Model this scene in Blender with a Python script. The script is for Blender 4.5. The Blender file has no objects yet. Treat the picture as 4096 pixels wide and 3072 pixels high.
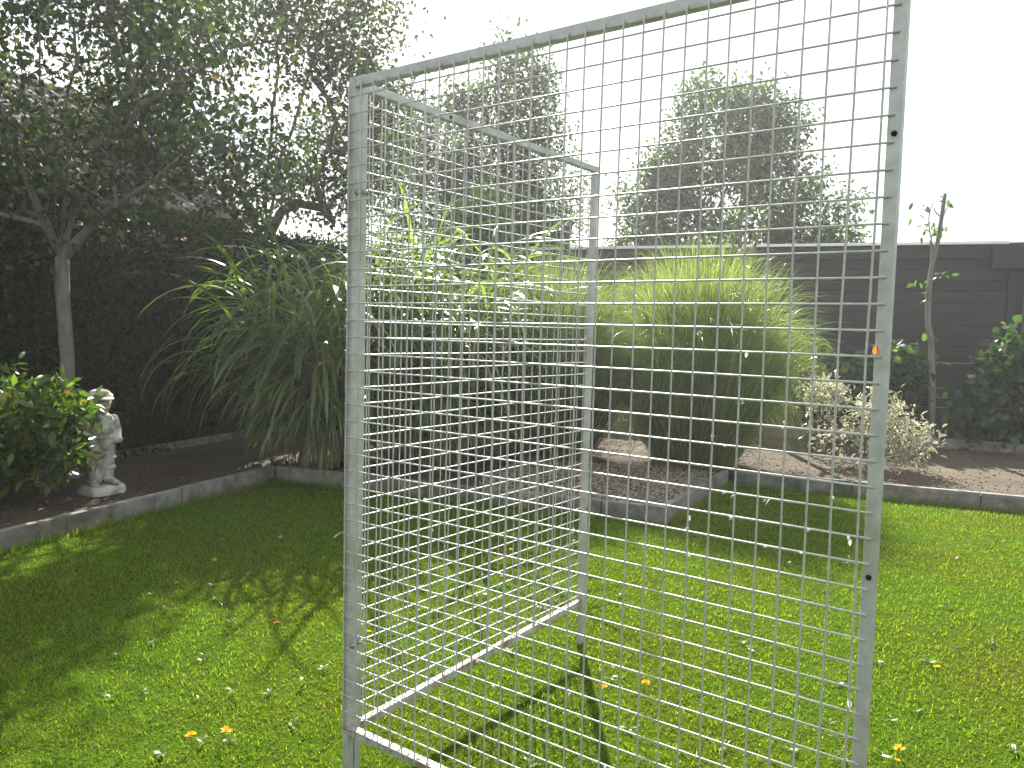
import bpy, math, random
import numpy as np
from mathutils import Matrix, Vector

R = math.radians
rng = np.random.default_rng(11)
random.seed(11)
SC = bpy.context.scene
COL = SC.collection

# ------------------------------------------------------------------ camera
CAM_H = 1.41
PITCH, ROLL = -0.0690, 0.0248
cd = bpy.data.cameras.new('camera')
cam = bpy.data.objects.new('camera', cd)
COL.objects.link(cam)
cp, sp = math.cos(PITCH), math.sin(PITCH)
fw = Vector((0, cp, sp)); rt0 = Vector((1, 0, 0)); up0 = Vector((0, -sp, cp))
rt = rt0 * math.cos(ROLL) + up0 * math.sin(ROLL)
up = up0 * math.cos(ROLL) - rt0 * math.sin(ROLL)
cam.matrix_world = Matrix(((rt.x, up.x, -fw.x, 0), (rt.y, up.y, -fw.y, 0), (rt.z, up.z, -fw.z, CAM_H), (0, 0, 0, 1)))
cd.sensor_width = 36; cd.lens = 3186.57 / 4096 * 36
cd.clip_start = 0.05; cd.clip_end = 2000
SC.camera = cam

# ------------------------------------------------------------------ sky, sun, exposure
SUN_EL, SUN_AZ = 36.0, 0.0            # azimuth measured from +Y towards +X
wd = bpy.data.worlds.new('World'); SC.world = wd; wd.use_nodes = True
nt = wd.node_tree; nt.nodes.clear()
o_ = nt.nodes.new('ShaderNodeOutputWorld'); bg = nt.nodes.new('ShaderNodeBackground')
sky = nt.nodes.new('ShaderNodeTexSky'); sky.sky_type = 'NISHITA'; sky.sun_disc = False
sky.sun_elevation = R(SUN_EL); sky.sun_rotation = R(SUN_AZ); sky.dust_density = 2.0
tc = nt.nodes.new('ShaderNodeTexCoord'); mp = nt.nodes.new('ShaderNodeMapping'); mp.inputs['Scale'].default_value = (1, 1, 3.2)
nz = nt.nodes.new('ShaderNodeTexNoise'); nz.inputs['Scale'].default_value = 1.9; nz.inputs['Detail'].default_value = 7; nz.inputs['Roughness'].default_value = 0.55
rp = nt.nodes.new('ShaderNodeValToRGB'); rp.color_ramp.elements[0].position = 0.36; rp.color_ramp.elements[1].position = 0.54
rp.color_ramp.elements[0].color = (0.33, 0.41, 0.51, 1); rp.color_ramp.elements[1].color = (0.9, 0.9, 0.9, 1)
sc_ = nt.nodes.new('ShaderNodeMix'); sc_.data_type = 'RGBA'; sc_.blend_type = 'MULTIPLY'; sc_.inputs[0].default_value = 1; sc_.inputs[7].default_value = (9, 9, 9, 1)
mx = nt.nodes.new('ShaderNodeMix'); mx.data_type = 'RGBA'; mx.inputs[0].default_value = 0.82      # thin cloud veil over the clear sky
mp.inputs['Location'].default_value = (0, 2.7, 0); nt.links.new(tc.outputs['Generated'], mp.inputs[0]); nt.links.new(mp.outputs[0], nz.inputs['Vector'])
nt.links.new(nz.outputs['Fac'], rp.inputs[0]); nt.links.new(rp.outputs[0], sc_.inputs[6]); nt.links.new(sc_.outputs[2], mx.inputs[7])
nt.links.new(sky.outputs[0], mx.inputs[6]); nt.links.new(mx.outputs[2], bg.inputs[0]); nt.links.new(bg.outputs[0], o_.inputs[0])
bg.inputs[1].default_value = 0.05
sd = bpy.data.lights.new('sun', 'SUN'); sd.energy = 5.0; sd.angle = R(0.55); sd.color = (1.0, 0.95, 0.86)
sun = bpy.data.objects.new('sun', sd); COL.objects.link(sun)
sun.rotation_euler = (R(-(90 - SUN_EL)), 0, R(-SUN_AZ))
vs = SC.view_settings; vs.view_transform = 'Standard'; vs.look = 'None'; vs.gamma = 1.0; vs.exposure = 2.0
vs.use_curve_mapping = False
cy = SC.cycles
cy.max_bounces = 7; cy.diffuse_bounces = 3; cy.glossy_bounces = 2; cy.transmission_bounces = 4; cy.transparent_max_bounces = 6
cy.sample_clamp_indirect = 6.0; cy.caustics_reflective = False; cy.caustics_refractive = False
cy.use_denoising = True

# ------------------------------------------------------------------ helpers
FPX = 3186.57
def ray(x, y):
    d = fw + rt * ((x - 2048) / FPX) - up * ((y - 1536) / FPX)
    return np.array(d)
def ground_at(x, y, z=0.0):           # photo pixel to a point on the level z
    d = ray(x, y); return d * ((z - CAM_H) / d[2]) + np.array((0, 0, CAM_H))
def at_depth(x, y, Y):                # photo pixel to a point at distance Y ahead
    d = ray(x, y); return d * (Y / d[1]) + np.array((0, 0, CAM_H))

def tag(o, label=None, cat=None, group=None, kind=None):
    if label: o['label'] = label
    if cat: o['category'] = cat
    if group: o['group'] = group
    if kind: o['kind'] = kind
    return o
def link(o, parent=None):
    COL.objects.link(o)
    if parent is not None: o.parent = parent
    return o
def empty(name, loc=(0, 0, 0), rz=0.0, parent=None):
    o = bpy.data.objects.new(name, None); o.location = loc; o.rotation_euler = (0, 0, rz); o.empty_display_size = 0.1
    return link(o, parent)
def mesh_np(name, V, F, mat=None, attr=None, smooth=False):
    V = np.asarray(V, dtype=np.float32)
    me = bpy.data.meshes.new(name)
    me.vertices.add(len(V)); me.vertices.foreach_set('co', V.ravel())
    groups = F if isinstance(F, list) else [F]
    groups = [np.asarray(g, dtype=np.int32) for g in groups if len(g)]
    tot = np.concatenate([np.full(len(g), g.shape[1], np.int32) for g in groups])
    loops = np.concatenate([g.ravel() for g in groups])
    me.loops.add(len(loops)); me.loops.foreach_set('vertex_index', loops)
    st = np.concatenate([[0], np.cumsum(tot)[:-1]]).astype(np.int32)
    me.polygons.add(len(tot)); me.polygons.foreach_set('loop_start', st); me.polygons.foreach_set('loop_total', tot)
    if smooth: me.polygons.foreach_set('use_smooth', np.ones(len(tot), bool))
    me.update(calc_edges=True)
    if attr is not None:
        a = me.attributes.new('edge', 'FLOAT', 'POINT'); a.data.foreach_set('value', np.asarray(attr, np.float32))
    if mat: me.materials.append(mat)
    return me
def obj(name, me, parent=None, loc=(0, 0, 0), rz=0.0):
    o = bpy.data.objects.new(name, me); o.location = loc; o.rotation_euler = (0, 0, rz)
    return link(o, parent)

BOXF = np.array([[0, 3, 2, 1], [4, 5, 6, 7], [0, 1, 5, 4], [1, 2, 6, 5], [2, 3, 7, 6], [3, 0, 4, 7]])
def box_vf(x0, x1, y0, y1, z0, z1):
    return np.array([(x0, y0, z0), (x1, y0, z0), (x1, y1, z0), (x0, y1, z0), (x0, y0, z1), (x1, y0, z1), (x1, y1, z1), (x0, y1, z1)], float), BOXF
def bev_box(name, x0, x1, y0, y1, z0, z1, mat, b=0.003, seg=1):
    import bmesh
    V, F = box_vf(x0, x1, y0, y1, z0, z1)
    bm = bmesh.new(); vs_ = [bm.verts.new(v) for v in V]
    for f in F: bm.faces.new([vs_[i] for i in f])
    if b > 0: bmesh.ops.bevel(bm, geom=bm.edges[:], offset=b, segments=seg, affect='EDGES', profile=0.5)
    me = bpy.data.meshes.new(name); bm.to_mesh(me); bm.free(); me.materials.append(mat)
    return me
class MB:                               # collects vertices and faces of one mesh
    def __init__(s): s.V = []; s.T = []; s.Q = []; s.n = 0
    def add(s, V, F):
        V = np.asarray(V, float); F = np.asarray(F, int)
        s.V.append(V); (s.T if F.shape[1] == 3 else s.Q).append(F + s.n); s.n += len(V)
    def mesh(s, name, mat, smooth=False):
        G = []
        if s.T: G.append(np.concatenate(s.T))
        if s.Q: G.append(np.concatenate(s.Q))
        return mesh_np(name, np.concatenate(s.V), G, mat, smooth=smooth)
def unit(a): return a / np.maximum(np.linalg.norm(a, axis=-1, keepdims=True), 1e-9)

def tubes(segs, sides=6):               # segs: (p0, p1, r0, r1) arrays -> cones
    P0, P1, r0, r1 = [np.asarray(a, float) for a in segs]
    N = len(P0); d = unit(P1 - P0)
    ref = np.where(np.abs(d[:, 2:3]) < 0.9, np.array([[0, 0, 1.]]), np.array([[1., 0, 0]]))
    a = unit(np.cross(d, ref)); b = np.cross(d, a)
    ang = np.linspace(0, 2 * np.pi, sides, endpoint=False)
    ring = a[:, None] * np.cos(ang)[None, :, None] + b[:, None] * np.sin(ang)[None, :, None]
    V = np.concatenate([P0[:, None] + ring * r0[:, None, None], P1[:, None] + ring * r1[:, None, None]], 1).reshape(-1, 3)
    k = np.arange(sides); k2 = (k + 1) % sides
    f = np.stack([k, k2, k2 + sides, k + sides], -1)
    F = (f[None] + (np.arange(N) * 2 * sides)[:, None, None]).reshape(-1, 4)
    return V, F

def tube_path(pts, rad, sides=9, cap=True):
    pts = np.asarray(pts, float); n = len(pts); d = unit(np.gradient(pts, axis=0)); ang = np.linspace(0, 2 * np.pi, sides, endpoint=False)
    a = np.array((1., 0.02, 0)); V = []
    for i in range(n):
        a = unit(a - d[i] * (a @ d[i])); b = np.cross(d[i], a)
        V.append(pts[i] + (np.outer(np.cos(ang), a) + np.outer(np.sin(ang), b)) * rad[i])
    V = np.concatenate(V + [pts[-1:] + d[-1] * rad[-1] * 0.2]); k = np.arange(sides); k2 = (k + 1) % sides
    Q = np.concatenate([np.stack([k, k2, k2 + sides, k + sides], -1) + i * sides for i in range(n - 1)])
    T = np.stack([k + (n - 1) * sides, k2 + (n - 1) * sides, np.full(sides, n * sides)], -1)
    return V, Q, T
def smooth_path(pts, m=6):
    pts = np.asarray(pts, float); P = np.concatenate([[2 * pts[0] - pts[1]], pts, [2 * pts[-1] - pts[-2]]]); out = []
    for i in range(1, len(P) - 2):
        for t in np.linspace(0, 1, m, endpoint=False):
            p0, p1, p2, p3 = P[i - 1:i + 3]
            out.append(0.5 * (2 * p1 + (p2 - p0) * t + (2 * p0 - 5 * p1 + 4 * p2 - p3) * t * t + (3 * p1 - p0 - 3 * p2 + p3) * t ** 3))
    return np.array(out + [pts[-1]])

def leaves(pos, axis, nrm, L, Wd, fold=0.18, kind=4):
    """pointed leaves: 4 verts folded along the midrib, or 6 verts with a rounder outline and a curled tip"""
    N = len(pos); ax = unit(axis); side = unit(np.cross(nrm, ax)); nn = np.cross(ax, side)
    L = L[:, None]; W = Wd[:, None] * 0.5
    if kind == 4:
        V = np.stack([pos, pos + ax * L * 0.45 + side * W + nn * W * fold * 2, pos + ax * L, pos + ax * L * 0.45 - side * W + nn * W * fold * 2], 1)
        f = np.array([[0, 1, 2], [0, 2, 3]])
        return V.reshape(-1, 3), (f[None] + (np.arange(N) * 4)[:, None, None]).reshape(-1, 3), np.tile([0.5, 1, 0.5, 1], N)
    mid = pos + ax * L * 0.5 - nn * L * 0.02
    V = np.stack([pos, pos + ax * L * 0.28 + side * W * 0.85 + nn * W * fold, pos + ax * L * 0.62 + side * W * 0.9 + nn * W * fold,
                  pos + ax * L - nn * L * 0.12, pos + ax * L * 0.62 - side * W * 0.9 + nn * W * fold, pos + ax * L * 0.28 - side * W * 0.85 + nn * W * fold, mid], 1)
    f = np.array([[0, 1, 6], [1, 2, 6], [2, 3, 6], [3, 4, 6], [4, 5, 6], [5, 0, 6]])
    return V.reshape(-1, 3), (f[None] + (np.arange(N) * 7)[:, None, None]).reshape(-1, 3), np.tile([0.6, 1, 1, 1, 1, 1, 0.0], N)

def blades(start, az, e0, e1, L, W, segs=6, pw=1.2, prof='grass', twist=None, fold=0.0):
    """curved ribbons; e0/e1 = elevation angle at root and tip"""
    N = len(start); t = (np.arange(segs) + 0.5) / segs
    el = e0[:, None] + (e1 - e0)[:, None] * t[None] ** pw
    st = (L / segs)[:, None, None] * np.stack([np.cos(el) * np.cos(az)[:, None], np.cos(el) * np.sin(az)[:, None], np.sin(el)], -1)
    P = np.concatenate([start[:, None], start[:, None] + np.cumsum(st, 1)], 1)          # N, segs+1, 3
    s = np.stack([-np.sin(az), np.cos(az), np.zeros(N)], -1)
    if twist is not None:
        ee = np.concatenate([el[:, :1], el], 1)
        nn = np.stack([-np.sin(ee) * np.cos(az)[:, None], -np.sin(ee) * np.sin(az)[:, None], np.cos(ee)], -1)
        tw = twist[:, None] * np.linspace(0.3, 1, segs + 1)[None]
        S = s[:, None] * np.cos(tw)[..., None] + nn * np.sin(tw)[..., None]
    else: S = np.repeat(s[:, None], segs + 1, 1)
    tt = np.linspace(0, 1, segs + 1)
    w = {'grass': 1 - tt ** 2.2 * 0.97, 'lance': np.sin(np.pi * np.clip(tt * 0.93 + 0.07, 0, 1)) ** 0.6 * 0.97 + 0.03, 'stem': 1 - 0.6 * tt}[prof]
    half = S * (W[:, None] * w[None])[..., None] * 0.5
    V = np.stack([P - half, P + half], 2).reshape(-1, 3)
    k = np.arange(segs) * 2
    f = np.stack([k, k + 1, k + 3, k + 2], -1)
    F = (f[None] + (np.arange(N) * 2 * (segs + 1))[:, None, None]).reshape(-1, 4)
    return V, F, P

def inside(P, poly):
    x, y = P[:, 0], P[:, 1]; c = np.zeros(len(P), bool); n = len(poly)
    for i in range(n):
        x1, y1 = poly[i]; x2, y2 = poly[(i + 1) % n]
        c ^= ((y1 > y) != (y2 > y)) & (x < (x2 - x1) * (y - y1) / (y2 - y1 + 1e-12) + x1)
    return c
def dist_seg(P, a, b):
    a = np.array(a); b = np.array(b); d = b - a
    t = np.clip(((P - a) @ d) / (d @ d), 0, 1)
    return np.linalg.norm(P - a - t[:, None] * d, axis=1)

# ------------------------------------------------------------------ materials
def new_mat(name):
    m = bpy.data.materials.new(name); m.use_nodes = True; n = m.node_tree; n.nodes.clear()
    out = n.nodes.new('ShaderNodeOutputMaterial'); return m, n, out
def ramp(n, els):
    r = n.nodes.new('ShaderNodeValToRGB'); cr = r.color_ramp
    while len(cr.elements) < len(els): cr.elements.new(0.5)
    for e, (p, c) in zip(cr.elements, els): e.position = p; e.color = (*c, 1)
    return r
def surf(name, els, scale=8, detail=6, rough=0.8, bump=0.3, bscale=60, metallic=0.0, dist=0.01, stretch=None, spec=0.3, island=0.0, els2=None, scale2=1.5):
    m, n, out = new_mat(name)
    p = n.nodes.new('ShaderNodeBsdfPrincipled'); p.inputs['Roughness'].default_value = rough; p.inputs['Metallic'].default_value = metallic
    p.inputs['Specular IOR Level'].default_value = spec
    g = n.nodes.new('ShaderNodeNewGeometry'); mpn = n.nodes.new('ShaderNodeMapping')
    n.links.new(g.outputs['Position'], mpn.inputs[0])
    if stretch: mpn.inputs['Scale'].default_value = stretch
    t = n.nodes.new('ShaderNodeTexNoise'); t.inputs['Scale'].default_value = scale; t.inputs['Detail'].default_value = detail; t.inputs['Roughness'].default_value = 0.62
    n.links.new(mpn.outputs[0], t.inputs['Vector'])
    r = ramp(n, els); n.links.new(t.outputs['Fac'], r.inputs[0]); col = r.outputs[0]
    if els2:
        t2 = n.nodes.new('ShaderNodeTexNoise'); t2.inputs['Scale'].default_value = scale2; t2.inputs['Detail'].default_value = 5
        n.links.new(mpn.outputs[0], t2.inputs['Vector']); r2 = ramp(n, els2); n.links.new(t2.outputs['Fac'], r2.inputs[0])
        mm = n.nodes.new('ShaderNodeMix'); mm.data_type = 'RGBA'; mm.blend_type = 'MULTIPLY'; mm.inputs[0].default_value = 1
        n.links.new(col, mm.inputs[6]); n.links.new(r2.outputs[0], mm.inputs[7]); col = mm.outputs[2]
    if island:
        h = n.nodes.new('ShaderNodeHueSaturation'); ma = n.nodes.new('ShaderNodeMapRange')
        ma.inputs['To Min'].default_value = 1 - island; ma.inputs['To Max'].default_value = 1 + island
        oi = n.nodes.new('ShaderNodeObjectInfo')
        ad = n.nodes.new('ShaderNodeMath'); ad.operation = 'ADD'; fr = n.nodes.new('ShaderNodeMath'); fr.operation = 'FRACT'
        n.links.new(g.outputs['Random Per Island'], ad.inputs[0]); n.links.new(oi.outputs['Random'], ad.inputs[1]); n.links.new(ad.outputs[0], fr.inputs[0])
        n.links.new(fr.outputs[0], ma.inputs['Value']); n.links.new(ma.outputs[0], h.inputs['Value'])
        n.links.new(col, h.inputs['Color']); col = h.outputs[0]
    n.links.new(col, p.inputs['Base Color'])
    if bump:
        b = n.nodes.new('ShaderNodeBump'); b.inputs['Strength'].default_value = bump; b.inputs['Distance'].default_value = dist
        t3 = n.nodes.new('ShaderNodeTexNoise'); t3.inputs['Scale'].default_value = bscale; t3.inputs['Detail'].default_value = 4
        n.links.new(mpn.outputs[0], t3.inputs['Vector']); n.links.new(t3.outputs['Fac'], b.inputs['Height']); n.links.new(b.outputs[0], p.inputs['Normal'])
    n.links.new(p.outputs[0], out.inputs[0])
    return m
def leafm(name, cols, tcol, tfac=0.4, rough=0.4, spec=0.4, edge=None, patch=None):
    """leaf: coat + diffuse on the lit side, translucent against the light; colour varies from leaf to leaf"""
    m, n, out = new_mat(name)
    g = n.nodes.new('ShaderNodeNewGeometry')
    r = ramp(n, cols); n.links.new(g.outputs['Random Per Island'], r.inputs[0]); col = r.outputs[0]
    if patch:
        t = n.nodes.new('ShaderNodeTexNoise'); t.inputs['Scale'].default_value = patch[0]; t.inputs['Detail'].default_value = 5
        n.links.new(g.outputs['Position'], t.inputs['Vector']); rr = ramp(n, patch[1]); n.links.new(t.outputs['Fac'], rr.inputs[0])
        mm = n.nodes.new('ShaderNodeMix'); mm.data_type = 'RGBA'; mm.blend_type = 'MULTIPLY'; mm.inputs[0].default_value = 1
        n.links.new(col, mm.inputs[6]); n.links.new(rr.outputs[0], mm.inputs[7]); col = mm.outputs[2]
    if edge:
        a = n.nodes.new('ShaderNodeAttribute'); a.attribute_name = 'edge'
        rr = ramp(n, [(edge[1], (0, 0, 0)), (edge[2], (1, 1, 1))]); n.links.new(a.outputs['Fac'], rr.inputs[0])
        mm = n.nodes.new('ShaderNodeMix'); mm.data_type = 'RGBA'; n.links.new(rr.outputs[0], mm.inputs[0])
        n.links.new(col, mm.inputs[6]); mm.inputs[7].default_value = (*edge[0], 1); col = mm.outputs[2]
    p = n.nodes.new('ShaderNodeBsdfPrincipled'); p.inputs['Roughness'].default_value = rough; p.inputs['Specular IOR Level'].default_value = spec
    n.links.new(col, p.inputs['Base Color'])
    tr = n.nodes.new('ShaderNodeBsdfTranslucent')
    mt = n.nodes.new('ShaderNodeMix'); mt.data_type = 'RGBA'; mt.blend_type = 'MULTIPLY'; mt.inputs[0].default_value = 1
    n.links.new(col, mt.inputs[6]); mt.inputs[7].default_value = (*tcol, 1); n.links.new(mt.outputs[2], tr.inputs[0])
    ms = n.nodes.new('ShaderNodeMixShader'); ms.inputs[0].default_value = tfac
    n.links.new(p.outputs[0], ms.inputs[1]); n.links.new(tr.outputs[0], ms.inputs[2]); n.links.new(ms.outputs[0], out.inputs[0])
    return m

M = {}
M['galv'] = surf('galvanised_steel', [(0.3, (0.34, 0.35, 0.35)), (0.55, (0.45, 0.46, 0.455)), (0.75, (0.53, 0.53, 0.52))], 22, 8, 0.5, 0.12, 140, 0.35, 0.002, spec=0.4,
                 els2=[(0.35, (0.82, 0.79, 0.72)), (0.5, (1, 1, 1))], scale2=5)
M['wire'] = surf('galvanised_wire', [(0.3, (0.32, 0.32, 0.31)), (0.6, (0.44, 0.44, 0.43)), (0.8, (0.52, 0.52, 0.51))], 60, 6, 0.45, 0.25, 300, 0.15, 0.001, spec=0.5)
M['rusty'] = surf('rusty_weld', [(0.35, (0.16, 0.08, 0.045)), (0.55, (0.28, 0.2, 0.16)), (0.75, (0.42, 0.4, 0.38))], 90, 6, 0.8, 0.6, 200, 0.1, 0.003)
M['galv_dirty'] = surf('dirty_galvanised_steel', [(0.3, (0.3, 0.29, 0.27)), (0.55, (0.45, 0.44, 0.42)), (0.75, (0.52, 0.51, 0.5))], 30, 8, 0.65, 0.25, 160, 0.2, 0.002, spec=0.3,
                 els2=[(0.38, (0.55, 0.42, 0.33)), (0.5, (0.9, 0.84, 0.78)), (0.62, (1, 1, 1))], scale2=14)
M['bolt'] = surf('zinc_bolt', [(0.3, (0.25, 0.25, 0.26)), (0.7, (0.5, 0.5, 0.5))], 50, 4, 0.35, 0, metallic=0.8)
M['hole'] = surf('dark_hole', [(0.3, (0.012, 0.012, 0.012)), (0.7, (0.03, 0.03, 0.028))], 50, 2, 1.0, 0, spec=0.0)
M['concrete'] = surf('weathered_concrete', [(0.28, (0.13, 0.122, 0.112)), (0.5, (0.2, 0.19, 0.178)), (0.72, (0.29, 0.275, 0.255))], 14, 8, 0.92, 0.5, 120, 0, 0.006, island=0.1,
                     els2=[(0.36, (0.5, 0.52, 0.44)), (0.5, (0.9, 0.9, 0.86)), (0.66, (1.1, 1.08, 1.05))], scale2=4)
M['statue'] = surf('pale_cast_stone', [(0.3, (0.36, 0.35, 0.33)), (0.52, (0.56, 0.55, 0.53)), (0.75, (0.68, 0.67, 0.65))], 16, 8, 0.85, 0.45, 150, 0, 0.004,
                   els2=[(0.36, (0.42, 0.37, 0.29)), (0.54, (0.84, 0.83, 0.8))], scale2=9)
M['soil'] = surf('garden_soil', [(0.25, (0.044, 0.034, 0.022)), (0.5, (0.08, 0.062, 0.04)), (0.75, (0.125, 0.099, 0.066))], 26, 10, 0.95, 0.9, 70, 0, 0.03,
                 els2=[(0.3, (0.6, 0.57, 0.53)), (0.65, (1.1, 1.08, 1.02))], scale2=1.6)
M['clod'] = surf('soil_crumbs', [(0.3, (0.07, 0.054, 0.037)), (0.7, (0.18, 0.142, 0.1))], 40, 4, 0.95, 0.4, 200, island=0.45)
M['gravel'] = surf('beige_gravel', [(0.3, (0.17, 0.145, 0.112)), (0.7, (0.31, 0.27, 0.215))], 30, 4, 0.85, 0.2, 200, island=0.35)
M['ground'] = surf('lawn_ground', [(0.3, (0.04, 0.055, 0.008)), (0.5, (0.05, 0.085, 0.007)), (0.72, (0.07, 0.11, 0.009))], 9, 10, 1.0, 0.9, 90, 0, 0.02, spec=0.0,
                   els2=[(0.36, (1.0, 0.86, 0.66)), (0.5, (1, 1, 1))], scale2=1.1)
M['plank'] = surf('anthracite_timber', [(0.3, (0.018, 0.0195, 0.0205)), (0.7, (0.032, 0.0335, 0.035))], 5, 8, 0.75, 0.35, 30, 0, 0.004, stretch=(0.6, 0.6, 9), island=0.16)
M['cap'] = surf('aluminium_cap', [(0.3, (0.72, 0.74, 0.76)), (0.7, (0.8, 0.82, 0.83))], 9, 4, 0.4, 0.05, 40, 0.2)
M['roofing'] = surf('roof_felt', [(0.3, (0.05, 0.05, 0.05)), (0.7, (0.09, 0.09, 0.09))], 12, 6, 0.95, 0.4, 90)
M['tile'] = surf('concrete_roof_tile', [(0.3, (0.17, 0.15, 0.14)), (0.55, (0.27, 0.24, 0.225)), (0.75, (0.34, 0.31, 0.29))], 7, 8, 0.8, 0.35, 60, island=0.2)
M['brick'] = surf('brick_wall', [(0.3, (0.2, 0.11, 0.08)), (0.7, (0.33, 0.2, 0.15))], 20, 6, 0.9, 0.4, 60)
M['bark'] = surf('bark', [(0.3, (0.06, 0.05, 0.04)), (0.5, (0.12, 0.1, 0.082)), (0.75, (0.21, 0.18, 0.145))], 9, 8, 0.92, 0.8, 30, 0, 0.012, stretch=(2.2, 2.2, 0.5))
M['bark_pale'] = surf('pale_bark', [(0.3, (0.15, 0.12, 0.095)), (0.55, (0.26, 0.215, 0.17)), (0.75, (0.36, 0.31, 0.25))], 10, 8, 0.9, 0.6, 40, 0, 0.008, stretch=(2, 2, 0.7))
M['bark_grey'] = surf('grey_bark', [(0.3, (0.11, 0.1, 0.085)), (0.55, (0.18, 0.165, 0.145)), (0.75, (0.27, 0.25, 0.215))], 10, 8, 0.9, 0.6, 40, 0, 0.008, stretch=(2, 2, 0.7))
M['cane'] = surf('grass_cane', [(0.3, (0.13, 0.14, 0.05)), (0.7, (0.26, 0.24, 0.1))], 12, 4, 0.6, 0)
DG = [(0.0, (0.022, 0.036, 0.014)), (0.5, (0.038, 0.058, 0.02)), (0.9, (0.06, 0.085, 0.026)), (0.99, (0.1, 0.12, 0.03)), (1.0, (0.22, 0.13, 0.03))]
M['leaf_plum'] = leafm('plum_leaves', DG, (1.7, 1.9, 0.6), 0.3, 0.45, 0.35)
M['leaf_back'] = leafm('back_tree_leaves', [(0, (0.03, 0.055, 0.016)), (0.6, (0.052, 0.085, 0.022)), (1, (0.1, 0.125, 0.04))], (1.5, 1.65, 0.75), 0.36, 0.45, 0.35)
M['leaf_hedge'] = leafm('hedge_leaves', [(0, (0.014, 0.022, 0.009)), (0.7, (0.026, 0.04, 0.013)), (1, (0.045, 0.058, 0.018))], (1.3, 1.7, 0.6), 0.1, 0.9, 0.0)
M['leaf_conifer'] = leafm('conifer_sprays', [(0, (0.012, 0.02, 0.01)), (0.7, (0.022, 0.034, 0.014)), (1, (0.04, 0.05, 0.018))], (1.2, 1.6, 0.6), 0.2, 0.6, 0.2)
M['leaf_laurel'] = leafm('laurel_leaves', [(0, (0.03, 0.06, 0.012)), (0.5, (0.06, 0.1, 0.016)), (0.9, (0.1, 0.14, 0.02)), (1, (0.2, 0.11, 0.03))], (1.7, 2.2, 0.6), 0.42, 0.25, 0.55)
M['leaf_bright'] = leafm('bright_shrub_leaves', [(0, (0.06, 0.11, 0.022)), (1, (0.13, 0.19, 0.04))], (1.6, 2.0, 0.7), 0.45, 0.35, 0.45)
M['leaf_ivy'] = leafm('ivy_leaves', [(0, (0.018, 0.042, 0.018)), (0.75, (0.035, 0.075, 0.025)), (0.93, (0.07, 0.12, 0.025)), (1, (0.22, 0.24, 0.03))], (1.5, 2.0, 0.6), 0.35, 0.4, 0.4)
M['leaf_var'] = leafm('variegated_leaves', [(0, (0.09, 0.13, 0.055)), (1, (0.16, 0.2, 0.09))], (1.1, 1.12, 0.85), 0.33, 0.45, 0.35, edge=((0.55, 0.53, 0.43), 0.3, 0.8))
M['leaf_var2'] = M['leaf_var']
M['misc'] = leafm('broad_grass_blades', [(0, (0.06, 0.1, 0.032)), (0.55, (0.1, 0.145, 0.045)), (0.9, (0.15, 0.19, 0.06)), (1, (0.24, 0.22, 0.09))], (1.5, 1.8, 0.6), 0.45, 0.26, 0.55)
M['misc_dry'] = leafm('dry_grass_blades', [(0, (0.1, 0.085, 0.05)), (1, (0.2, 0.17, 0.1))], (1.2, 1.2, 0.8), 0.3, 0.6, 0.3)
M['fine'] = leafm('fine_grass_blades', [(0, (0.1, 0.15, 0.045)), (0.5, (0.165, 0.215, 0.075)), (0.88, (0.25, 0.28, 0.12)), (1, (0.4, 0.37, 0.21))], (1.35, 1.5, 0.75), 0.45, 0.4, 0.35)
M['lawn'] = leafm('lawn_blades', [(0, (0.102, 0.185, 0.014)), (0.5, (0.16, 0.242, 0.02)), (0.94, (0.208, 0.28, 0.03)), (0.98, (0.24, 0.23, 0.06)), (1, (0.3, 0.26, 0.1))],
                  (1.35, 1.45, 0.3), 0.55, 0.7, 0.02, patch=(1.1, [(0.3, (1.12, 0.92, 1.3)), (0.44, (1.04, 0.98, 1.05)), (0.62, (0.88, 1.0, 0.9))]))
M['weed'] = leafm('weed_leaves', [(0, (0.06, 0.12, 0.015)), (1, (0.11, 0.17, 0.03))], (1.3, 1.5, 0.7), 0.4, 0.42, 0.3)
M['petal'] = leafm('dandelion_petals', [(0, (0.75, 0.42, 0.01)), (1, (0.85, 0.58, 0.02))], (1.2, 1.1, 0.8), 0.4, 0.6, 0.2)
M['stalk'] = leafm('flower_stalk', [(0, (0.12, 0.17, 0.05)), (1, (0.15, 0.2, 0.06))], (1.2, 1.3, 0.8), 0.2, 0.5, 0.3)
M['deadleaf'] = leafm('dead_leaf', [(0, (0.4, 0.14, 0.04)), (1, (0.5, 0.2, 0.06))], (1.4, 1.1, 0.7), 0.4, 0.5, 0.3)
M['deadleaf_brown'] = leafm('brown_dead_leaf', [(0, (0.17, 0.07, 0.04)), (1, (0.22, 0.1, 0.05))], (1.2, 1.1, 0.8), 0.25, 0.5, 0.3)
M['deadleaf_beige'] = leafm('beige_dead_leaf', [(0, (0.4, 0.3, 0.19)), (1, (0.45, 0.34, 0.2))], (1.2, 1.1, 0.9), 0.25, 0.5, 0.3)
M['feather'] = leafm('down_feather', [(0, (0.62, 0.6, 0.57)), (1, (0.8, 0.79, 0.77))], (1.0, 1.0, 1.0), 0.45, 0.7, 0.2)

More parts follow.
